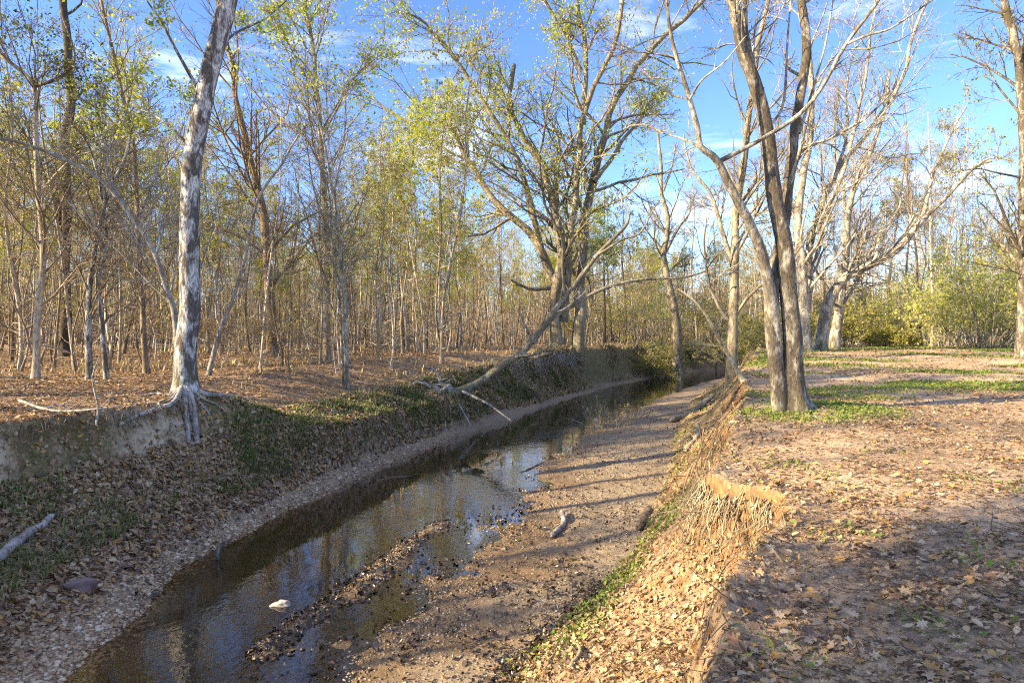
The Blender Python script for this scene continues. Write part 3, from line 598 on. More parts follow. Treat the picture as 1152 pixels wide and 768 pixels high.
# the big many stemmed oak at the far left bank
YO = 46.0
hero('spreading_oak', 'large many stemmed spreading tree with yellow leaves on the left bank', [
    (rooted([(626, 392), (622, 340), (630, 297), (626, 250), (614, 198), (588, 156), (575, 125), (580, 73)], YO, -2), .50, .13, .7),
    (rooted([(650, 392), (653, 340), (656, 292), (666, 208), (682, 141), (713, 78), (776, 16), (810, -20)], YO, 2), .52, .13, .9),
    (poly([(634, 362), (638, 310), (643, 250), (651, 182), (656, 135), (687, 57), (700, 0), (705, -40)], YO, -3), .34, .12, .9),
    (poly([(624, 318), (599, 266), (562, 234), (526, 177), (505, 140), (463, 138), (430, 120), (412, 100)], YO, 3), .36, .06, .9),
    (poly([(612, 292), (596, 230), (583, 182), (547, 120), (505, 57), (474, 21), (442, 13)], YO, -4), .27, .06, 1.2),
    (poly([(656, 140), (659, 57), (651, 16), (650, -40)], YO, -2), .22, .10, .9),
    (poly([(654, 80), (638, 45), (622, 15), (605, -20)], YO, -2), .16, .06, .9),
    (poly([(627, 322), (612, 324), (600, 325), (588, 321), (578, 315)], YO - .3, -1), .2, .08, 0),
    (poly([(668, 205), (690, 175), (715, 140), (735, 110), (752, 95)], YO, 3), .2, .06, .9),
    (poly([(526, 177), (528, 150), (545, 118), (552, 90)], YO + 1.5, 2), .16, .05, .8)], M_oak, foliage=M_yellow, nleaf=21000, lsize=.17, zmin=7, lspread=.28,
    spec=[dict(n=17, t0=.2, t1=1, ang=.8, lf=.36, P=7, wig=.2, up=.05, rmin=.02, lmax=7.5, rf=.42), dict(n=8, t0=.15, t1=1, ang=.75, lf=.45, P=5, wig=.24, up=.05, rmin=.012), dict(n=6, t0=.2, t1=1, ang=.7, lf=.5, P=4, wig=.28, up=.03, rmin=.008)])
# fallen tree with its root plate on the bank
YF = hit(508, 444)[1] - .35    # where the root plate meets the slope
t = hero('fallen_leaning_tree', 'uprooted bare tree leaning over the left bank, grey root plate at its foot', [
    (poly([(506, 445), (532, 434), (565, 410), (590, 393), (614, 361), (635, 333), (672, 286), (703, 255), (709, 240)], YF, 3), .22, .06, .6),
    (poly([(598, 385), (618, 362), (636, 347), (672, 328), (718, 315), (770, 312), (810, 300)], YF + 1.2, 2), .17, .03, .5),
    (poly([(672, 287), (700, 270), (720, 262), (734, 237), (742, 225)], YF + 2.2, .5), .06, .02, .7),
    (poly([(635, 333), (633, 300), (629, 260), (600, 235), (560, 210), (520, 190)], YF + 1.8, -2), .07, .015, .8),
    (poly([(632, 350), (640, 330), (660, 300), (690, 285)], YF + 1.8, 1), .07, .02, .8),
    (poly([(585, 397), (600, 402), (612, 399), (622, 397)], YF + .8, -.8), .12, .05, 0)], M_oak, flare=.3, sides=12,
    spec=[dict(n=7, t0=.25, t1=1, ang=.9, lf=.24, P=6, wig=.2, up=.08, rmin=.012, lmax=2.5), dict(n=4, t0=.2, t1=1, ang=.8, lf=.5, P=4, wig=.25, up=.05, rmin=.008), dict(n=3, t0=.2, t1=1, ang=.8, lf=.5, P=3, wig=.25, up=.0, rmin=.006)], twig_mat=M_cream)
b = at(508, 444, YF)
rp_ = []
for k in range(22):
    a = -.25 + k / 22 * 3.6 + rng.normal() * .15; ln = rng.uniform(.5, 1.5); d = np.array([-.62 * math.sin(a) - .15 - .25 * rng.random() + .45 * math.cos(a), .55 * math.cos(a), .80 * math.sin(a)])
    if math.sin(a) < -.3: ln *= .6
    e = b + d * ln; rp_.append(([b + d * .05, b + d * ln * .4 + rng.normal(size=3) * .08, b + d * ln * .75 + rng.normal(size=3) * .14, e + rng.normal(size=3) * .15], .12 * rng.uniform(.5, 1.1), .015))
rp_ += [([at(520, 440, YF), at(545, 452, YF - .8), at(560, 462, YF - 1.2), at(575, 473, YF - 1.4)], .06, .02), ([at(505, 447, YF), at(480, 452, YF - .5), at(462, 470, YF - 1), at(452, 476, YF - 1.2)], .06, .015), ([at(500, 445, YF), at(475, 440, YF), at(455, 455, YF - .3)], .05, .015), ([at(512, 448, YF), at(522, 465, YF - .8), at(535, 488, YF - 1.8)], .05, .02)]
roots(t, rp_, M_dead)

# stems behind the twin tree at the clearing's near edge
YC = 36
CSPEC = [dict(n=19, t0=.15, t1=1, ang=.7, lf=.28, P=6, wig=.16, up=.08, rmin=.011, lmax=5, rf=.4), dict(n=7, t0=.15, t1=1, ang=.75, lf=.5, P=5, wig=.22, up=.05, rmin=.007), dict(n=6, t0=.2, t1=1, ang=.7, lf=.5, P=4, wig=.25, up=.03, rmin=.005)]
hero('pale_limbed_tree', 'pale multi stemmed tree with upright bare stems just right of the twin tree', [
    (rooted([(905, 391), (903, 340), (900, 300), (897, 255), (905, 190), (912, 120), (905, 40), (900, -20)], YC), .36, .12, .6),
    (poly([(905, 365), (909, 330), (916, 265), (934, 208), (971, 156), (1007, 99), (1033, 26), (1045, -20)], YC, 3), .28, .07, .9),
    (poly([(918, 262), (935, 225), (955, 170), (968, 110), (980, 40), (985, 0)], YC, -2), .16, .05, .9),
    (poly([(938, 205), (952, 150), (950, 100), (965, 50)], YC + 1, 1), .12, .04, .9)], M_cream, spec=CSPEC, flare=.6, sides=12)
hero('arching_limb_tree', 'tree with a long mottled limb arching out right above the clearing', [
    (rooted([(921, 391), (932, 340), (946, 316), (962, 305), (985, 295), (1007, 281), (1024, 262), (1040, 245), (1062, 225), (1096, 188), (1115, 180)], YC + 1, -3), .34, .08, .35),
    (poly([(1038, 246), (1046, 215), (1052, 190), (1070, 151), (1090, 120)], YC - 1, -1), .12, .03, .9),
    (poly([(985, 294), (990, 268), (1010, 235), (1012, 215)], YC - .3, 1), .09, .03, .8),
    (poly([(1096, 188), (1115, 178), (1135, 180), (1150, 188)], YC - 2, -1), .08, .02, .8)], M_cream, spec=CSPEC, flare=.5, sides=12)
hero('straight_pale_tree', 'straight pale bare tree behind the arching limb', [
    (rooted([(938, 391), (943, 350), (947, 312), (952, 245), (962, 210), (976, 177), (992, 130), (1000, 80)], YC + 4), .34, .08, .8),
    (poly([(952, 250), (948, 200), (940, 150), (945, 90)], YC + 4, 2), .14, .04, .9)], M_cream, spec=CSPEC, flare=.4, sides=12)
hero('bank_tree', 'grey bare tree on the right bank between creek and twin tree', [
    (rooted([(824, 425), (823, 385), (825, 312), (825, 245), (838, 172), (843, 130), (850, 60), (862, 0)], 27), .26, .09, .6),
    (poly([(825, 300), (812, 255), (800, 220), (780, 190), (770, 150)], 27, 2), .12, .03, .9),
    (poly([(827, 240), (845, 210), (870, 160), (880, 110)], 27, 3), .1, .03, .9)], M_oak, spec=CSPEC, flare=.4, sides=12)
hero('leaning_snag', 'short leaning mossy trunk jutting from the right bank over the creek', [
    (rooted([(842, 438), (834, 424), (822, 404), (810, 386), (797, 360), (780, 338), (762, 325)], 20.5, 1), .13, .03, .8)], M_log, spec=CSPEC, flare=.4, sides=10)
hero('crooked_dead_tree', 'dark crooked dead tree with broken top at the far creek bend', [
    (rooted([(763, 392), (760, 365), (752, 323), (747, 281), (750, 250), (745, 208), (742, 146)], 60), .5, .12, .5),
    (poly([(748, 285), (765, 255), (775, 240), (785, 215)], 60), .18, .05, .8), (poly([(746, 215), (755, 190), (760, 160)], 60), .14, .05, .5)], M_oak, spec=CSPEC, flare=.4, sides=10)
hero('forked_edge_tree', 'tall forked tree with grey trunk at the right edge of the clearing', [
    (rooted([(1153, 408), (1151, 340), (1149, 281), (1150, 180), (1149, 90), (1140, 40), (1128, 0), (1115, -40)], 29), .30, .12, .7),
    (poly([(1150, 95), (1156, 50), (1158, 0), (1160, -40)], 29), .16, .1, .6),
    (poly([(1149, 200), (1125, 195), (1100, 190), (1070, 195)], 29, -1), .06, .015, 1), (poly([(1149, 130), (1125, 100), (1105, 70), (1090, 60)], 29, 1), .06, .015, 1)], M_twin, spec=CSPEC, flare=.6, foliage=M_olive, nleaf=1100, lsize=.13)
# left woods
hero('yellow_leaved_tree', 'slender tall tree with bright yellow green leaves behind the left bank', [
    (rooted([(368, 405), (367, 330), (367, 250), (362, 190), (359, 130), (355, 80), (344, 16), (338, -40)], 27), .16, .06, 1.3),
    (poly([(360, 150), (385, 110), (405, 80), (430, 60)], 27, 1), .05, .015, 1.2), (poly([(358, 110), (335, 70), (320, 40), (310, 10)], 27, -1), .05, .015, 1.2)], M_forest, foliage=M_yellow, nleaf=6000, lsize=.13, zmin=4, lspread=.25, spec=CSPEC)
hero('pale_pair_tree', 'thin pale trunked tree nearest the left bank edge in front of the woods', [
    (rooted([(391, 416), (388, 350), (383, 292), (378, 240), (372, 208), (362, 150), (350, 110)], 22.5), .085, .03, .8),
    (rooted([(386, 415), (383, 340), (372, 260), (380, 200), (392, 150)], 22.7), .06, .02, .8)], M_cream, spec=CSPEC, sides=10, flare=.4)
hero('brown_leaning_tree', 'brown trunked tree leaning left just right of the white leaning tree', [
    (rooted([(307, 402), (303, 340), (297, 250), (281, 182), (265, 104), (253, 47), (240, -20)], 30), .26, .09, .9)], M_root, spec=CSPEC, foliage=M_rust, nleaf=700, lsize=.12)
hero('slanting_stem', 'pale slanting stem rising right of the white leaning tree', [
    (rooted([(233, 408), (248, 370), (271, 307), (289, 229), (315, 187), (333, 156), (345, 140)], 21), .085, .02, .7)], M_dead, spec=CSPEC, sides=9, flare=.3)
hero('spotted_birch', 'two stemmed white spotted tree left of the leaning tree', [
    (rooted([(101, 420), (99, 370), (99, 333), (107, 281), (122, 219), (140, 180), (150, 130)], 18.5), .105, .04, .9),
    (rooted([(120, 420), (117, 370), (112, 312), (118, 260), (112, 200), (95, 150)], 18.6), .085, .03, .9)], M_pale, spec=CSPEC, sides=10, flare=.4, twig_mat=M_forest, foliage=M_rust, nleaf=500, lsize=.09)
hero('bowed_tree', 'bare grey tree bowing over to the left in front of the woods', [
    (rooted([(203, 408), (197, 360), (188, 330), (172, 281), (141, 234), (109, 200), (47, 169), (0, 156), (-60, 150)], 17.5, -1), .09, .03, .9),
    (poly([(141, 234), (120, 190), (128, 160), (150, 120)], 17), .05, .015, .9)], M_dead, spec=CSPEC, sides=9, flare=.3)
hero('dark_pine', 'dark rough barked pine trunk among the pale left woods', [
    (rooted([(73, 402), (73, 333), (74, 270), (73, 198), (76, 120), (74, 40), (72, -40)], 32), .27, .18, .3)], M_dark, spec=CSPEC, sides=12, flare=.3)
hero('slim_leaning_tree', 'slim brown tree leaning left high over the two stemmed tree', [
    (rooted([(165, 408), (159, 340), (156, 271), (151, 172), (140, 120), (122, 36), (110, -20)], 21), .095, .045, 1.2),
    (poly([(150, 165), (120, 130), (90, 110), (60, 90)], 21), .05, .012, 1.1)], M_forest, spec=CSPEC, sides=9, foliage=M_yellow, nleaf=2400, lsize=.11, zmin=6, lspread=.2)
hero('crooked_left_tree', 'crooked bare tree with hooked limbs at the left frame edge', [
    (rooted([(40, 420), (42, 350), (48, 280), (44, 219), (40, 150), (36, 96), (0, 62), (-30, 40)], 19), .11, .05, 1.0),
    (poly([(36, 98), (52, 94), (78, 81), (85, 60), (70, 20)], 19), .05, .02, 1.0), (poly([(44, 219), (80, 180), (110, 165), (120, 130)], 19), .05, .015, 1)], M_forest, spec=CSPEC, sides=9, foliage=M_green, nleaf=1800, lsize=.10, zmin=6, lspread=.2)

# ------------------------------------------------------------------ shrubs
def shrub(name, label, x, y, h, w_, mat, nst, nleaf, lsize, group, stem=M_cream, lean=(0, 0)):
    z = th(x, y); o = empty(name, (x, y, z), label, 'shrub', group)
    a = rng.random(nst) * 6.283; rad = np.sqrt(rng.random(nst)) * w_ * .22
    st = np.stack([np.cos(a) * rad, np.sin(a) * rad, np.full(nst, -.1)], -1)
    d = np.stack([np.cos(a) * .42 + lean[0], np.sin(a) * .42 + lean[1], np.full(nst, 1.0)], -1) + rng.normal(size=(nst, 3)) * .18
    p, r = grow(st, d, h * rng.uniform(.6, 1.1, nst), rng.uniform(.018, .045, nst), np.full(nst, .008), 8, .10, -.03)
    m = MB(); m.tubes(p, r, 5); m.build('stem', stem, o)
    p1, r1 = kids(p, r, n=9, t0=.3, t1=1, ang=.9, lf=.42, P=5, wig=.2, up=.0, rmin=.008)
    p2, r2 = kids(p1, r1, n=5, t0=.3, t1=1, ang=.6, lf=.55, P=4, wig=.15, up=-.06, rmin=.006)
    m = MB(); m.tubes(p1, r1, 3); m.tubes(p2, r2, 3); m.build('crown', stem, o)
    if nleaf:
        m = MB(); leaves_at(m, along(p2, nleaf), lsize, .10); m.build('foliage', mat, o, False)
    return o
SL = ['bright yellow green shrub along the back of the clearing', 'lower green leafy shrub along the back of the clearing']
ORD = 'first second third fourth fifth sixth seventh eighth ninth tenth eleventh twelfth thirteenth fourteenth'.split()
for i, (px, Y, h, w_, k) in enumerate(sorted(((1120, 44, 6.0, 6, 0), (1075, 46, 6.4, 6.5, 0), (1030, 50, 6.2, 6, 0), (1150, 50, 7.5, 6, 0), (1000, 54, 5.2, 6, 0), (968, 52, 4.2, 5, 1), (1050, 58, 8, 7, 0), (990, 62, 5.5, 6, 1), (940, 60, 4.5, 6, 1), (1105, 58, 9, 7, 0), (1175, 42, 6, 5, 0), (955, 47, 2.6, 4, 1), (1020, 46, 2.6, 4, 1)))):
    shrub('evergreen_shrub', SL[k] + ', ' + ORD[i] + ' from the left', (px - 576) / F * Y, Y + rng.normal() * 2, h * rng.uniform(.65, 1.5), w_, M_shrub if k == 0 else M_olive, 24, 3000, .20, 'shrubs along the back of the clearing')
for i, (px, Y, h) in enumerate(sorted(((800, 82, 6), (845, 66, 5.5), (880, 60, 5.0), (865, 74, 7), (905, 62, 4), (775, 90, 7), (822, 96, 8)))):
    shrub('creekside_shrub', 'grey green thicket shrub beyond the far creek bend, ' + ORD[i] + ' from the left', (px - 576) / F * Y, Y, h, 6, M_olive, 22, 3000, .22, 'thicket shrubs beyond the creek bend')
for i, (px, Y, h, k) in enumerate(sorted(((690, 70, 7, M_olive), (720, 72, 8, M_shrub), (700, 90, 9, M_olive), (660, 75, 5, M_olive), (735, 62, 4.5, M_olive)), key=lambda q_: q_[0])):
    shrub('bank_shrub', 'greenish shrub under the trees behind the spreading tree, ' + ORD[i] + ' from the left', (px - 576) / F * Y, Y, h, 6, k, 18, 2400, .20, 'shrubs behind the spreading tree')
shrub('overhanging_bush', 'green bush hanging over the far end of the left bank', 14.2, 61, 2.6, 4.5, M_olive, 22, 2600, .15, None, lean=(.6, -.3))
for (y_, h_, lb_) in ((67, 2.4, 'nearest of the olive bushes draping the left bank at the far creek bend'), (75, 3.0, 'middle of the olive bushes draping the left bank at the far creek bend'), (84, 3.4, 'farthest of the olive bushes draping the left bank at the far creek bend')):
    shrub('overhanging_bush', lb_, float(tab('Lte', y_)) + .9, y_, h_, 5.5, M_olive, 22, 2200, .17, 'bushes draping the left bank', lean=(.5, -.5))
def twiggy(name, label, x, y, h, w_, n, mat):
    o = empty(name, (x, y, th(x, y)), label, 'shrub'); a = rng.random(n) * 6.283; rad = np.sqrt(rng.random(n)) * w_ * .5
    st = np.stack([np.cos(a) * rad, np.sin(a) * rad, np.full(n, -.03)], -1); d = np.stack([np.cos(a) * .5, np.sin(a) * .5, np.ones(n)], -1) + rng.normal(size=(n, 3)) * .25
    p, r = grow(st, d, h * rng.uniform(.5, 1.1, n), np.full(n, .009), np.full(n, .005), 6, .15, .0)
    p1, r1 = kids(p, r, n=5, t0=.3, t1=1, ang=.8, lf=.4, P=4, wig=.25, up=.0, rmin=.005)
    m = MB(); m.tubes(p, r, 4); m.build('stem', mat, o); m = MB(); m.tubes(p1, r1, 3); m.build('crown', mat, o)
    m = MB(); leaves_at(m, along(p1, 350), .06, .03); m.build('foliage', M_straw, o, False)
twiggy('dry_shrub', 'dry leafless shrub with curled seed heads on the gravel bar', 3.9, 26.0, 1.3, 1.7, 34, M_log)
twiggy('dry_shrub', 'low dry shrub on the gravel bar beside the taller dry shrub', 5.6, 28.5, .8, 1.6, 26, M_log)

# ------------------------------------------------------------------ logs, rocks, sticks
def lump(c, s, n=2, rough=.25, seed=0):
    import bmesh
    bm = bmesh.new(); bmesh.ops.create_icosphere(bm, subdivisions=n, radius=1)
    v = np.array([q_.co[:] for q_ in bm.verts]); f = np.array([[q_.index for q_ in k.verts] for k in bm.faces]); bm.free()
    k = 1 + rough * (vn(v[:, 0] * 1.7 + seed + 9, v[:, 1] * 1.7 + v[:, 2] * 2.1 + seed, seed) - .5) * 2 + rough * .5 * (vn(v[:, 0] * 4 + 20, v[:, 1] * 4 + v[:, 2] * 5 + 20, seed + 1) - .5) * 2
    return v * k[:, None] * np.array(s) + np.array(c), f
def rock(name, label, x, y, s, mat, dz=.3):
    o = MB(); v, f = lump((0, 0, 0), s, 3, .35, int(abs(x * 31 + y * 7))); o.add(v, f); ob = o.build(name, mat); ob.location = (x, y, max(th(x, y), -.02) + s[2] * dz); return tag(ob, label, 'rock')
M_rockw = stonemat('white_stone', [(0.46, 0.42, 0.37), (0.40, 0.36, 0.31)]); M_rockp = stonemat('purple_stone', [(0.20, 0.14, 0.13), (0.16, 0.11, 0.10)])
p = at(316, 677, 8.55); rock('pale_rock', 'pale flat rock poking out of the rippled water', p[0], p[1], (.13, .07, .07), M_rockw, .35)
p = at(88, 668, 8.4); rock('purple_rock', 'purplish rounded rock on the left gravel beach', p[0], p[1], (.24, .15, .14), M_rockp, .2)
def log(name, label, pts, ra, rb, mat, cat='log', stubs=0, n=26, sides=12, hollow=False):
    pts = np.array(pts, float); base = pts[0].copy(); o = empty(name, base, label, cat)
    p = resample(pts - base, n); f = np.linspace(0, 1, n)
    p += np.stack([fbm(f * 5, f * 0 + ra * 99, 61, 3), fbm(f * 5, f * 0 + ra * 55, 62, 3), fbm(f * 5, f * 0 + ra * 33, 63, 3)], -1) * ra * .6
    r = np.linspace(ra, rb, n); r[0] *= .6; r[-1] *= .4
    m = MB(); m.tubes(p[None], r[None], sides, 1 + .3 * (rng.random((1, n, sides)) - .5))
    for e in (0, -1):
        c, rr_ = p[e], r[e]; v, f_ = lump(c, (rr_, rr_, rr_), 1, .2); m.add(v, f_)
    m.build('stem', mat, o)
    if stubs:
        a, b_ = kids(p[None], r[None], n=stubs, t0=.2, t1=.95, ang=1.0, lf=.3, P=5, wig=.2, up=.1, rmin=.008)
        for k in range(len(a)): m = MB(); m.tubes(a[k:k + 1], b_[k:k + 1], 5); m.build('branch', mat, o)
    return o
def gp(x, y, dz): return np.array([x, y, max(th(x, y), -.03) + dz])
log('grey_log', 'grey weathered log lying on the left slope by the frame edge', [hit(-25, 648, .06), hit(5, 628, .09), hit(34, 608, .10), hit(62, 588, .12)], .085, .045, M_dead, stubs=1)
log('white_driftwood', 'white forked driftwood standing at the left waterline', [hit(244, 630, .0), hit(244, 630, .08) + np.array([.02, 0, .02]), hit(244, 630, .18) + np.array([.05, .05, .04]), hit(244, 630, .25) + np.array([.10, .08, .06])], .045, .02, M_pale, 'driftwood', stubs=2)
log('crooked_driftwood', 'short crooked grey driftwood on the gravel bar', [hit(620, 606, .03), hit(628, 598, .05), hit(634, 590, .05), hit(632, 580, .10)], .06, .05, M_dead, 'driftwood')
log('round_log', 'short brown log at the foot of the right bank', [hit(719, 597, .06), hit(725, 588, .07), hit(731, 577, .07)], .085, .095, M_root)
log('pale_log', 'long pale log lying along the far gravel bar', [gp(6.6, 26.0, .15), gp(7.6, 27.0, .18), gp(9.0, 27.6, .2)], .16, .1, M_log, stubs=1)
log('pale_log', 'bleached root log at the right bank foot below the twin tree', [gp(4.9, 17.6, .08), gp(5.5, 18.6, .15), gp(5.9, 20.0, .25)], .10, .06, M_log, stubs=2)
log('water_stick', 'thin dark stick lying across the shallow water', [gp(-3.5, 16.2, .02), gp(-3.1, 16.6, .03), gp(-2.6, 16.8, .02)], .025, .015, M_root, 'stick', sides=6)
log('water_stick', 'pale stick reaching into water beside the reflected trunks', [gp(.2, 17.2, .02), gp(.55, 17.8, .03), gp(.9, 18.6, .04)], .03, .015, M_dead, 'stick', sides=6)
log('broken_branch', 'broken grey branch stuck in the bank left of the bared roots', [at(20, 450, 11.0), at(60, 462, 10.6), at(118, 459, 10.4)], .03, .015, M_dead, 'branch', stubs=3, sides=6)
log('hanging_branch', 'thin upright branch leaning on the left clay face', [at(108, 478, 10.6), at(110, 455, 10.7), at(104, 425, 10.8), at(112, 400, 10.8)], .02, .008, M_dead, 'branch', stubs=4, sides=6)
log('slope_branch', 'pale bare branch half buried in the leaves of the near right slope', [gp(.55, 6.1, .02), gp(.72, 6.5, .05), gp(.66, 7.0, .04)], .03, .015, M_log, 'branch', stubs=1, sides=7)
m_, t_, o_ = newmat('clay_clod'); g_ = G(t_); tc_ = g_.n('TexCoord'); b_ = g_.n('BsdfPrincipled'); b_.inputs['Roughness'].default_value = .95
g_.l(g_.ramp(g_.noise(tc_.outputs['Object'], 9, 6, .7), [(.3, (.10, .055, .028)), (.5, (.27, .14, .055)), (.75, (.38, .25, .13))]), b_.inputs['Base Color']); g_.l(b_.outputs[0], o_.inputs[0])
mb = MB()
for k in range(260):
    y = rng.uniform(5.6, 9.2); x = float(tab('Re', y)) - abs(rng.normal()) * .35 - .32; r_ = .010 + .024 * rng.random()**2.5
    v, f = lump((x, y, th(x, y) + r_ * .05), (r_ * rng.uniform(.8, 1.4), r_ * rng.uniform(.8, 1.4), r_ * .8), 2, .45, k); mb.add(v, f)
tag(mb.build('clay_clods', m_, None, False), 'crumbled orange clay clods below the cut edge of the right bank', 'soil', kind='stuff')
# fine roots that hang from the clay of the near right bank
def rootbundle(name, label, starts, drop, n, mat, spread=.15, rr=.007, sx=-1):
    base = np.mean(starts, 0)
    st = np.array(starts)[rng.integers(len(starts), size=n)] + rng.normal(size=(n, 3)) * spread * np.array([.8, 1, .4])
    d = np.stack([rng.normal(size=n) * .35 + .25 * sx, rng.normal(size=n) * .4 - .1, -np.ones(n)], -1)
    p, r = grow(st - base, d, drop * rng.uniform(.3, 1.1, n), rr * rng.uniform(.6, 2.2, n), np.full(n, rr * .35), 9, .18, -.06)
    m = MB(); m.tubes(p, r, 4)
    p1, r1 = kids(p, r, n=2, t0=.2, t1=1, ang=.7, lf=.4, P=5, wig=.3, up=-.05, rmin=rr * .35); m.tubes(p1, r1, 3); o = m.build(name, mat); o.location = base; tag(o, label, 'roots', kind='stuff')
def lipR(y): return float(tab('Re', y))
def lip_pts(ys, side='R', off=-.05, dz=-.05):
    out_ = []
    for y in ys:
        e = lipR(y) if side == 'R' else float(tab('Lte', y)); xs_ = np.linspace(e - 1.5, e + 1.5, 121); zz = terrain(xs_, np.full(121, y)); g_ = np.gradient(zz, xs_)
        i = int(np.argmax(g_ if side == 'R' else -g_)); zt = (th(e + 1.0, y) if side == 'R' else th(e - 1.0, y))
        sgn = 1 if side == 'R' else -1
        j = i
        while 0 < j < 120 and zz[j] < zt - .18: j += sgn
        out_.append(np.array([xs_[j] - sgn * .03, y, zz[j] + dz]))
    return out_
rootbundle('hanging_roots', 'tan roots hanging down the sunlit clay knob on the right bank', lip_pts(np.arange(6.8, 8.5, .06)), 1.0, 210, M_log, .07, .005)
rootbundle('hanging_roots', 'thin roots trailing over the near right bank edge', lip_pts(np.arange(4.2, 6.6, .15)), .8, 70, M_root, .10, .005)
rootbundle('hanging_roots', 'tangled roots on the right bank between knob and twin tree', lip_pts(np.arange(9, 13, .2)), 1.0, 120, M_root, .2, .008)
rootbundle('hanging_roots', 'dark roots hanging over the left clay face', lip_pts(np.arange(9.5, 13.5, .15), 'L', dz=.02), .42, 260, M_root, .12, .005, 1)
rootbundle('hanging_roots', 'grey roots hanging down the left bank beyond the uprooted tree', lip_pts(np.arange(28, 46, .4), 'L'), 1.7, 420, M_dead, .3, .012, 1)

# ------------------------------------------------------------------ leaves, stones, grass
def frames(x, y, tilt):
    e = .05; z = terrain(x, y); zx = (terrain(x + e, y) - z) / e; zy = (terrain(x, y + e) - z) / e
    n_ = nrm(np.stack([-zx, -zy, np.ones_like(x)], -1)) ; n_ = nrm(n_ + rng.normal(size=n_.shape) * tilt)
    a = nrm(np.cross(n_, rng.normal(size=n_.shape))); return z, n_, a, np.cross(n_, a)
OV = np.array([(0, 0, 0), (-.24, .25, .10), (0, .3, 0), (.24, .25, .10), (-.22, .65, .12), (0, .65, .02), (.22, .65, .12), (0, 1, .10)]) - np.array([0, .5, 0])
OVF = np.array([(0, 2, 1), (0, 3, 2), (1, 2, 5), (1, 5, 4), (2, 3, 6), (2, 6, 5), (4, 5, 7), (5, 6, 7)])
LB = [(0, -.1), (.07, .12), (.30, .10), (.16, .30), (.44, .42), (.20, .52), (.36, .80), (.12, .74), (0, 1.0)]
LBp = LB + [(-a, b) for a, b in LB[-2:0:-1]]
LO = np.array([(0, .45, 0)] + [(a, b, .45 * a * a + .12 * (b - .4)**2) for a, b in LBp]) - np.array([0, .45, 0])
LOF = np.array([(0, i, i % (len(LBp)) + 1) for i in range(1, len(LBp) + 1)])
def add_leaves(mb, x, y, size, tmpl, F_, tilt=.35, lift=.012, maxz=None):
    n_ = len(x)
    if n_ == 0: return
    z, nn, a, b_ = frames(x, y, tilt); s = (size * (.42 + 1.25 * rng.random(n_)**1.7))
    cz = s * rng.uniform(-1.2, 2.6, n_); w_ = s * rng.uniform(.8, 1.25, n_)
    c = np.stack([x, y, z + lift + .03 * rng.random(n_)**3], -1) + nn * (s * .12)[:, None]
    V = c[:, None, :] + tmpl[None, :, 0:1] * (a * w_[:, None])[:, None, :] + tmpl[None, :, 1:2] * (b_ * s[:, None])[:, None, :] + tmpl[None, :, 2:3] * (nn * cz[:, None])[:, None, :]
    k = len(tmpl); mb.add(V, (np.arange(n_) * k)[:, None, None] + F_[None] if False else ((np.arange(n_) * k)[:, None, None] + F_[None]).reshape(-1, F_.shape[1]))
def frustum(n_, y0, y1, xl=-.90, xr=.90, pw=1.0):
    y = y0 * (y1 / y0) ** (rng.random(n_)**pw); x = rng.uniform(xl, xr, n_) * (y + .6); return x, y
def zones(x, y): return terrain(x, y, True)
# carpet of fallen leaves
x, y = frustum(460000, 2.0, 60, pw=.85); z, xw_, q_, pl, sl, bd = zones(x, y)
lf = x < (q_['Ls'] + q_['Rs']) / 2
patch = fbm(x * .6, y * .6, 81); pa2 = fbm(x * 2.2, y * 2.2, 82)
cl_ = np.clip(sl * sstep(.2, .7, (z - q_['Rmz']) / .9) * (~lf) * (y < 13), 0, 1)
prob = np.where(lf, pl * .85 + sl * .62, pl * (.22 + .5 * sstep(-.05, .5, patch)) + sl * .8) * np.where(lf & (pl < .5) & (z > q_['Lz'] * .72) & (y < 15), .15, 1)
prob = prob * np.where((~lf) & (np.exp(-(np.hypot(x - 6, y - 13.2) / 1.3)**2) > .5), .35, 1) * (1 - .85 * cl_) * (.3 + .95 * sstep(-.3, .3, pa2))
keep = (rng.random(len(x)) < prob) & (z > .05)
x, y, lf, sl = x[keep], y[keep], lf[keep], sl[keep]
size = .040 + .0017 * np.clip(y, 0, 40)
nearm = (y < 8.5) & (rng.random(len(x)) < .4) & ~lf
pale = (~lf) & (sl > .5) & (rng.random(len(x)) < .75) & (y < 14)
mb = MB(); add_leaves(mb, x[nearm & ~pale], y[nearm & ~pale], size[nearm & ~pale] * 1.2, LO, LOF, .28); m2 = ~nearm & ~pale; add_leaves(mb, x[m2], y[m2], size[m2], OV, OVF, .3)
tag(mb.build('fallen_leaves', M_litter, None, False), 'brown fallen leaves strewn over both banks and the woodland floor', 'leaf litter', kind='stuff')
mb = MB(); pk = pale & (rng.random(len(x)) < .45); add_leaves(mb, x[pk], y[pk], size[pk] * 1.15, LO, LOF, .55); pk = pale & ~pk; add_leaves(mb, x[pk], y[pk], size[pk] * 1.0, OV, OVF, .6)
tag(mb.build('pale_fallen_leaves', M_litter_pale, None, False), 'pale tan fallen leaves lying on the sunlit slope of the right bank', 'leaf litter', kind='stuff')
# crumbled leaf bits between the leaves
x, y = frustum(110000, 2.2, 14, -.5, .92); z, xw_, q_, pl, sl, bd = zones(x, y); keep = (rng.random(len(x)) < (pl * (.35 + .6 * sstep(-.2, .4, fbm(x * 1.7, y * 1.7, 83))) + sl * .5)) & (x > q_['Rs'])
mb = MB(); add_leaves(mb, x[keep], y[keep], .012 + .0022 * y[keep], OV, OVF, .35, .004)
tag(mb.build('leaf_crumbs', M_litter, None, False), 'small broken leaf bits between the fallen leaves on the right bank', 'leaf litter', kind='stuff')
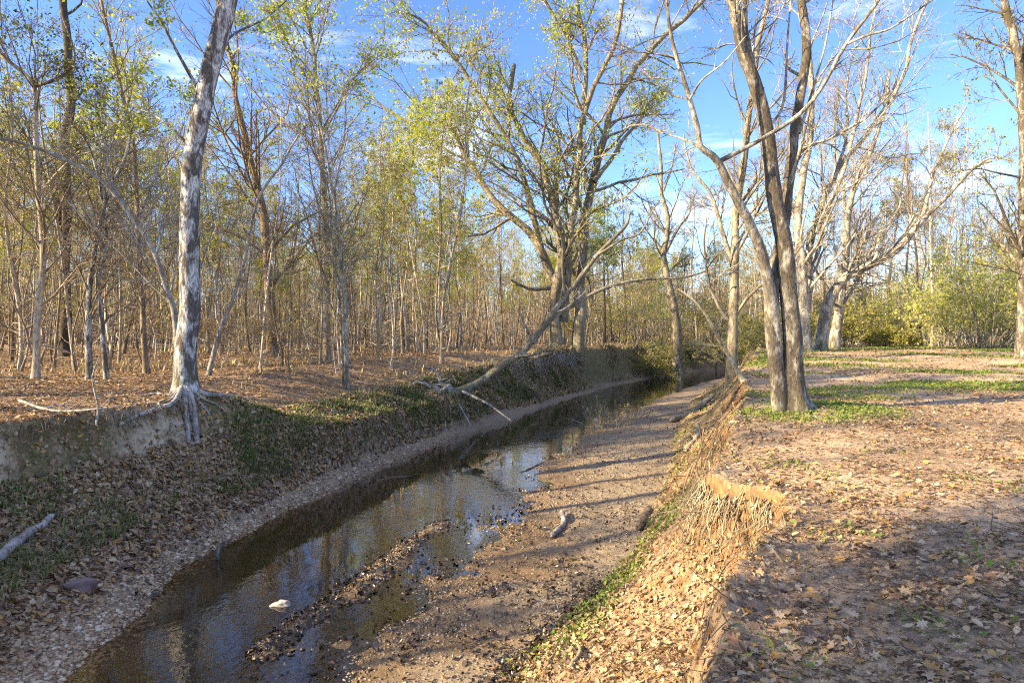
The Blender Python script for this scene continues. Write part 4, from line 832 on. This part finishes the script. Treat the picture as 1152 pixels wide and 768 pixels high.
# twigs dropped among the leaves
x, y = frustum(5200, 2.4, 22, -.85, .92); z, xw_, q_, pl, sl, bd = zones(x, y); k = (rng.random(len(x)) < pl * .55 + sl * .5 + .12 * bd) & (z > .03); x, y = x[k], y[k]
z, nn, a_, b_ = frames(x, y, .15); p, r = grow(np.stack([x, y, z + .012], -1), a_, rng.uniform(.08, .45, len(x)), rng.uniform(.002, .006, len(x)), np.full(len(x), .0015), 5, .12, 0)
p[:, :, 2] = np.maximum(p[:, :, 2], terrain(p[:, :, 0], p[:, :, 1]) + .008); mb = MB(); mb.tubes(p, r, 4)
tag(mb.build('fallen_twigs', M_root), 'thin dropped twigs scattered among the fallen leaves on both banks', 'twigs', kind='stuff')
# the left slope: leaf litter under the weeds
y = 6.5 + 36 * rng.random(120000)**1.35; x = tab('Lte', y) - .3 + rng.random(len(y)) * (tab('Ls', y) - tab('Lte', y) - .1); z, xw_, q_, pl, sl, bd = zones(x, y)
lf_ok = ((xw_ - q_['Lte']) > q_['Lco'] + .05) | (y > 15) | (rng.random(len(x)) < .2)
keep = lf_ok & (rng.random(len(x)) < sstep(1.1, .2, (z < .3) * 1.0 * np.clip((.38 - z) * 4, 0, 1)) * (.45 + .5 * sstep(-.3, .3, fbm(x * 1.5, y * 1.5, 99)))); mb = MB(); add_leaves(mb, x[keep], y[keep], (.075 + .0015 * y[keep]), OV, OVF, .5)
tag(mb.build('slope_leaves', M_litter, None, False), 'brown leaves lying thick on the shaded left slope above the gravel', 'leaf litter', kind='stuff')
# leaf and twig debris on the bar and along the water
x, y = frustum(90000, 5, 32, -.6, .4); z, xw_, q_, pl, sl, bd = zones(x, y)
d = seg_dist(x + .3 * fbm(x, y, 21), y, (-2.9, 7.3), (-1.4, 12.3)); d2 = np.abs(x - q_['Rt'])
pr_ = np.exp(-(d / .2)**2) * 1.3 + .9 * np.exp(-(d2 / .25)**2) * (x > q_['Rs']) * (y < 9) + .35 * bd * sstep(.05, .4, fbm(x * 1.1, y * 1.1, 84)) + .10 * bd
keep = (rng.random(len(x)) < pr_) & (z > -.055); mb = MB(); add_leaves(mb, x[keep], y[keep], np.full(keep.sum(), .06), OV, OVF, .6, .012)
tag(mb.build('leaf_debris', M_wetleaf, None, False), 'dark wet leaves and debris stranded in the shallows and on the bar', 'debris', kind='stuff')
# gravel
def pebbles(name, x, y, size, mat, label):
    import bmesh
    z, nn, a, b_ = frames(x, y, .25); n_ = len(x); v0, f0 = lump((0, 0, 0), (1, 1, 1), 1, .3, 5)
    s = size * (.35 + 1.2 * rng.random(n_)**2.2); V = np.stack([x, y, z + s * .15], -1)[:, None, :] + v0[None, :, 0:1] * (a * (s * rng.uniform(.7, 1.3, n_))[:, None])[:, None] + v0[None, :, 1:2] * (b_ * s[:, None])[:, None] + v0[None, :, 2:3] * (nn * (s * .55)[:, None])[:, None]
    mb = MB(); mb.add(V, ((np.arange(n_) * len(v0))[:, None, None] + f0[None]).reshape(-1, 3)); return tag(mb.build(name, mat), label, 'gravel', kind='stuff')
x, y = frustum(110000, 5, 24, -.95, -.05); z, xw_, q_, pl, sl, bd = zones(x, y)
u = (q_['Ls'] - xw_) / q_['Lg']; pr_ = sstep(-.25, 0, u) * sstep(1.35, .7, u + .25 * fbm(x, y, 86)); keep = rng.random(len(x)) < pr_
pebbles('beach_gravel', x[keep], y[keep], .019 + .0007 * y[keep], M_gravel, 'pale gravel beach along the left waterline')
x, y = frustum(80000, 5, 34, -.5, .35); z, xw_, q_, pl, sl, bd = zones(x, y)
keep = (rng.random(len(x)) < bd * (x > q_['Ls'] + .45 * (q_['Rs'] - q_['Ls'])) * (.25 + .75 * sstep(-.2, .3, fbm(x * .9, y * .9, 87)))) & (z > -.09)
pebbles('bar_gravel', x[keep], y[keep], .0105 + .0008 * y[keep], M_gravel_dark, 'fine damp gravel scattered over the bar right of the water')
# green ground cover
def blades(mb, x, y, h, wd, droop=.5, lean=None):
    n_ = len(x); z = terrain(x, y); a = rng.random(n_) * 6.283; d = np.stack([np.cos(a), np.sin(a), 0 * a], -1); sd_ = np.stack([-np.sin(a), np.cos(a), 0 * a], -1)
    hh = h * (.4 + .9 * rng.random(n_)); c = np.stack([x, y, z - .01], -1); W_ = (wd * (.6 + .8 * rng.random(n_)))[:, None]; up = np.array([0, 0, 1.0])
    m = c + up * (hh * .6)[:, None] + d * (hh * .2 * droop)[:, None]; t = c + up * (hh * (1 - .35 * droop))[:, None] + d * (hh * .75 * droop)[:, None]
    if lean is not None: m = m + lean * (hh * .4)[:, None]; t = t + lean * hh[:, None]
    V = np.stack([c - sd_ * W_, c + sd_ * W_, m + sd_ * W_ * .8, m - sd_ * W_ * .8, t], 1); i = (np.arange(n_) * 5)[:, None]
    mb.add(V, [np.concatenate([i + 0, i + 1, i + 2, i + 3], 1), np.concatenate([i + 3, i + 2, i + 4], 1)])
x, y = frustum(120000, 6, 40, -.95, .1); z, xw_, q_, pl, sl, bd = zones(x, y); lf = x < q_['Ls'] - .1
keep = lf & (rng.random(len(x)) < sl * sstep(-.15, .3, fbm(x * .8, y * .8, 91)) * sstep(.25, .5, z) * np.where(y < 14, sstep(1.5, 1.15, z), sstep(2.1, 1.3, z)) * sstep(34, 20, y) * 1.0 * (.5 + .6 * sstep(-.1, .2, fbm(x * 3, y * 3, 97))))
mb = MB(); blades(mb, x[keep], y[keep], .13 + .004 * y[keep], .008 + .0007 * y[keep], .9); k = keep & (rng.random(len(x)) < .12); add_leaves(mb, x[k], y[k], np.full(k.sum(), .06), OV, OVF, .8, .08)
y = 6.5 + 36 * rng.random(150000)**1.35; x = tab('Lte', y) + rng.random(len(y)) * (tab('Ls', y) - tab('Lte', y)); z, xw_, q_, pl, sl, bd = zones(x, y)
keep = (rng.random(len(x)) < sstep(-.3, .15, fbm(x * .7, y * .7, 191)) * (.25 + .75 * sstep(-.1, .25, fbm(x * 2.6, y * 2.6, 197))) * sstep(.22, .42, z) * np.where(y < 14, sstep(1.5, 1.15, z), sstep(2.6, 1.6, z))) & (sl > .3)
blades(mb, x[keep], y[keep], .15 + .005 * y[keep], .0045 + .0005 * y[keep], .9); k = keep & (rng.random(len(x)) < .07); add_leaves(mb, x[k], y[k], np.full(k.sum(), .055), OV, OVF, .8, .07)
tag(mb.build('slope_grass', M_grass, None, False), 'green grass and weeds growing on the shaded left slope', 'grass', kind='stuff')
x, y = frustum(330000, 2.5, 48, -.1, .92); z, xw_, q_, pl, sl, bd = zones(x, y); rt = x > q_['Rs']
mound = np.exp(-(np.hypot((x - 6.0) / 1.25, y - 12.9) / 1.25)**4) * sstep(-.45, .1, fbm(x * 1.3, y * 1.3, 92))
str_ = 2.0 * pl * sstep(.0, .3, fbm(x * .13, y * .55, 41)) * sstep(13, 17, y) * 1.0
toe = sstep(.9, .5, np.abs(xw_ - q_['Rt'] - .35)) * np.exp(-((y - 8.4) / 1.5)**2) * sstep(.1, -.15, np.abs(xw_ - q_['Rt'] - .35) - .35)
fg = pl * sstep(.12, .45, fbm(x * 1.1, y * 1.1, 93)) * (y < 9) * .12 + pl * sstep(.2, .5, fbm(x * .7, y * .7, 94)) * (y > 9) * .12
slp = sl * sstep(.15, .5, fbm(x * .9, y * .9, 95)) * (y > 8) * .5
keep = rt & (rng.random(len(x)) < np.clip(mound * 1.6 + str_ + toe + fg + slp, 0, 1))
mb = MB(); k1 = keep & (rng.random(len(x)) < .5); blades(mb, x[k1], y[k1], .045 + .003 * y[k1], .005 + .0006 * y[k1], .8); k2 = keep & ~k1
add_leaves(mb, x[k2], y[k2], .03 + .0022 * y[k2], OV, OVF, .7, .03)
tag(mb.build('clover_patches', M_clover, None, False), 'bright green weeds and clover in patches on the right bank', 'ground cover', kind='stuff')
# straw on the lips of the banks and at the edge of the woods
mb = MB(); x, y = frustum(60000, 14, 60, -.9, .35); z, xw_, q_, pl, sl, bd = zones(x, y); lf = x < q_['Ls']
e = xw_ - q_['Lte']; keep = lf & (rng.random(len(x)) < pl * sstep(.0, .4, fbm(x * .35, y * .35, 96)) * sstep(16, 24, y) * .35 + .35 * sl * sstep(24, 30, y))
blades(mb, x[keep], y[keep], .28 + .003 * y[keep], .006 + .0006 * y[keep], .9)
x, y = frustum(60000, 3.5, 40, .05, .62); z, xw_, q_, pl, sl, bd = zones(x, y); e = xw_ - q_['Re']
keep = (rng.random(len(x)) < sstep(.35, .1, np.abs(e + .1)) * .12 * sstep(0, .3, fbm(x * 1.5, y * 1.5, 98))) & (x > q_['Rs']); lean = np.stack([rng.uniform(-1, -.1, keep.sum()), rng.normal(size=keep.sum()) * .5, rng.uniform(-.9, 0, keep.sum())], -1)
blades(mb, x[keep], y[keep], .30 + 0 * y[keep], .004 + .0004 * y[keep], .6, lean)
y = 22 + 45 * rng.random(60000)**1.2; x = tab('Lte', y) - .5 + rng.random(len(y)) * (tab('Ls', y) - tab('Lte', y) + .3); z, xw_, q_, pl, sl, bd = zones(x, y)
keep = rng.random(len(x)) < .55 * sstep(-.25, .35, fbm(x * .6, y * .6, 198)) * sstep(.1, .4, z); lean = np.stack([rng.uniform(-.1, .7, keep.sum()), rng.normal(size=keep.sum()) * .4, rng.uniform(-1.1, .1, keep.sum())], -1)
blades(mb, x[keep], y[keep], .25 + .006 * y[keep], .006 + .0005 * y[keep], .7, lean)
tag(mb.build('dry_grass', M_straw, None, False), 'straw coloured dry grass along the bank lips and the woods edge', 'grass', kind='stuff')
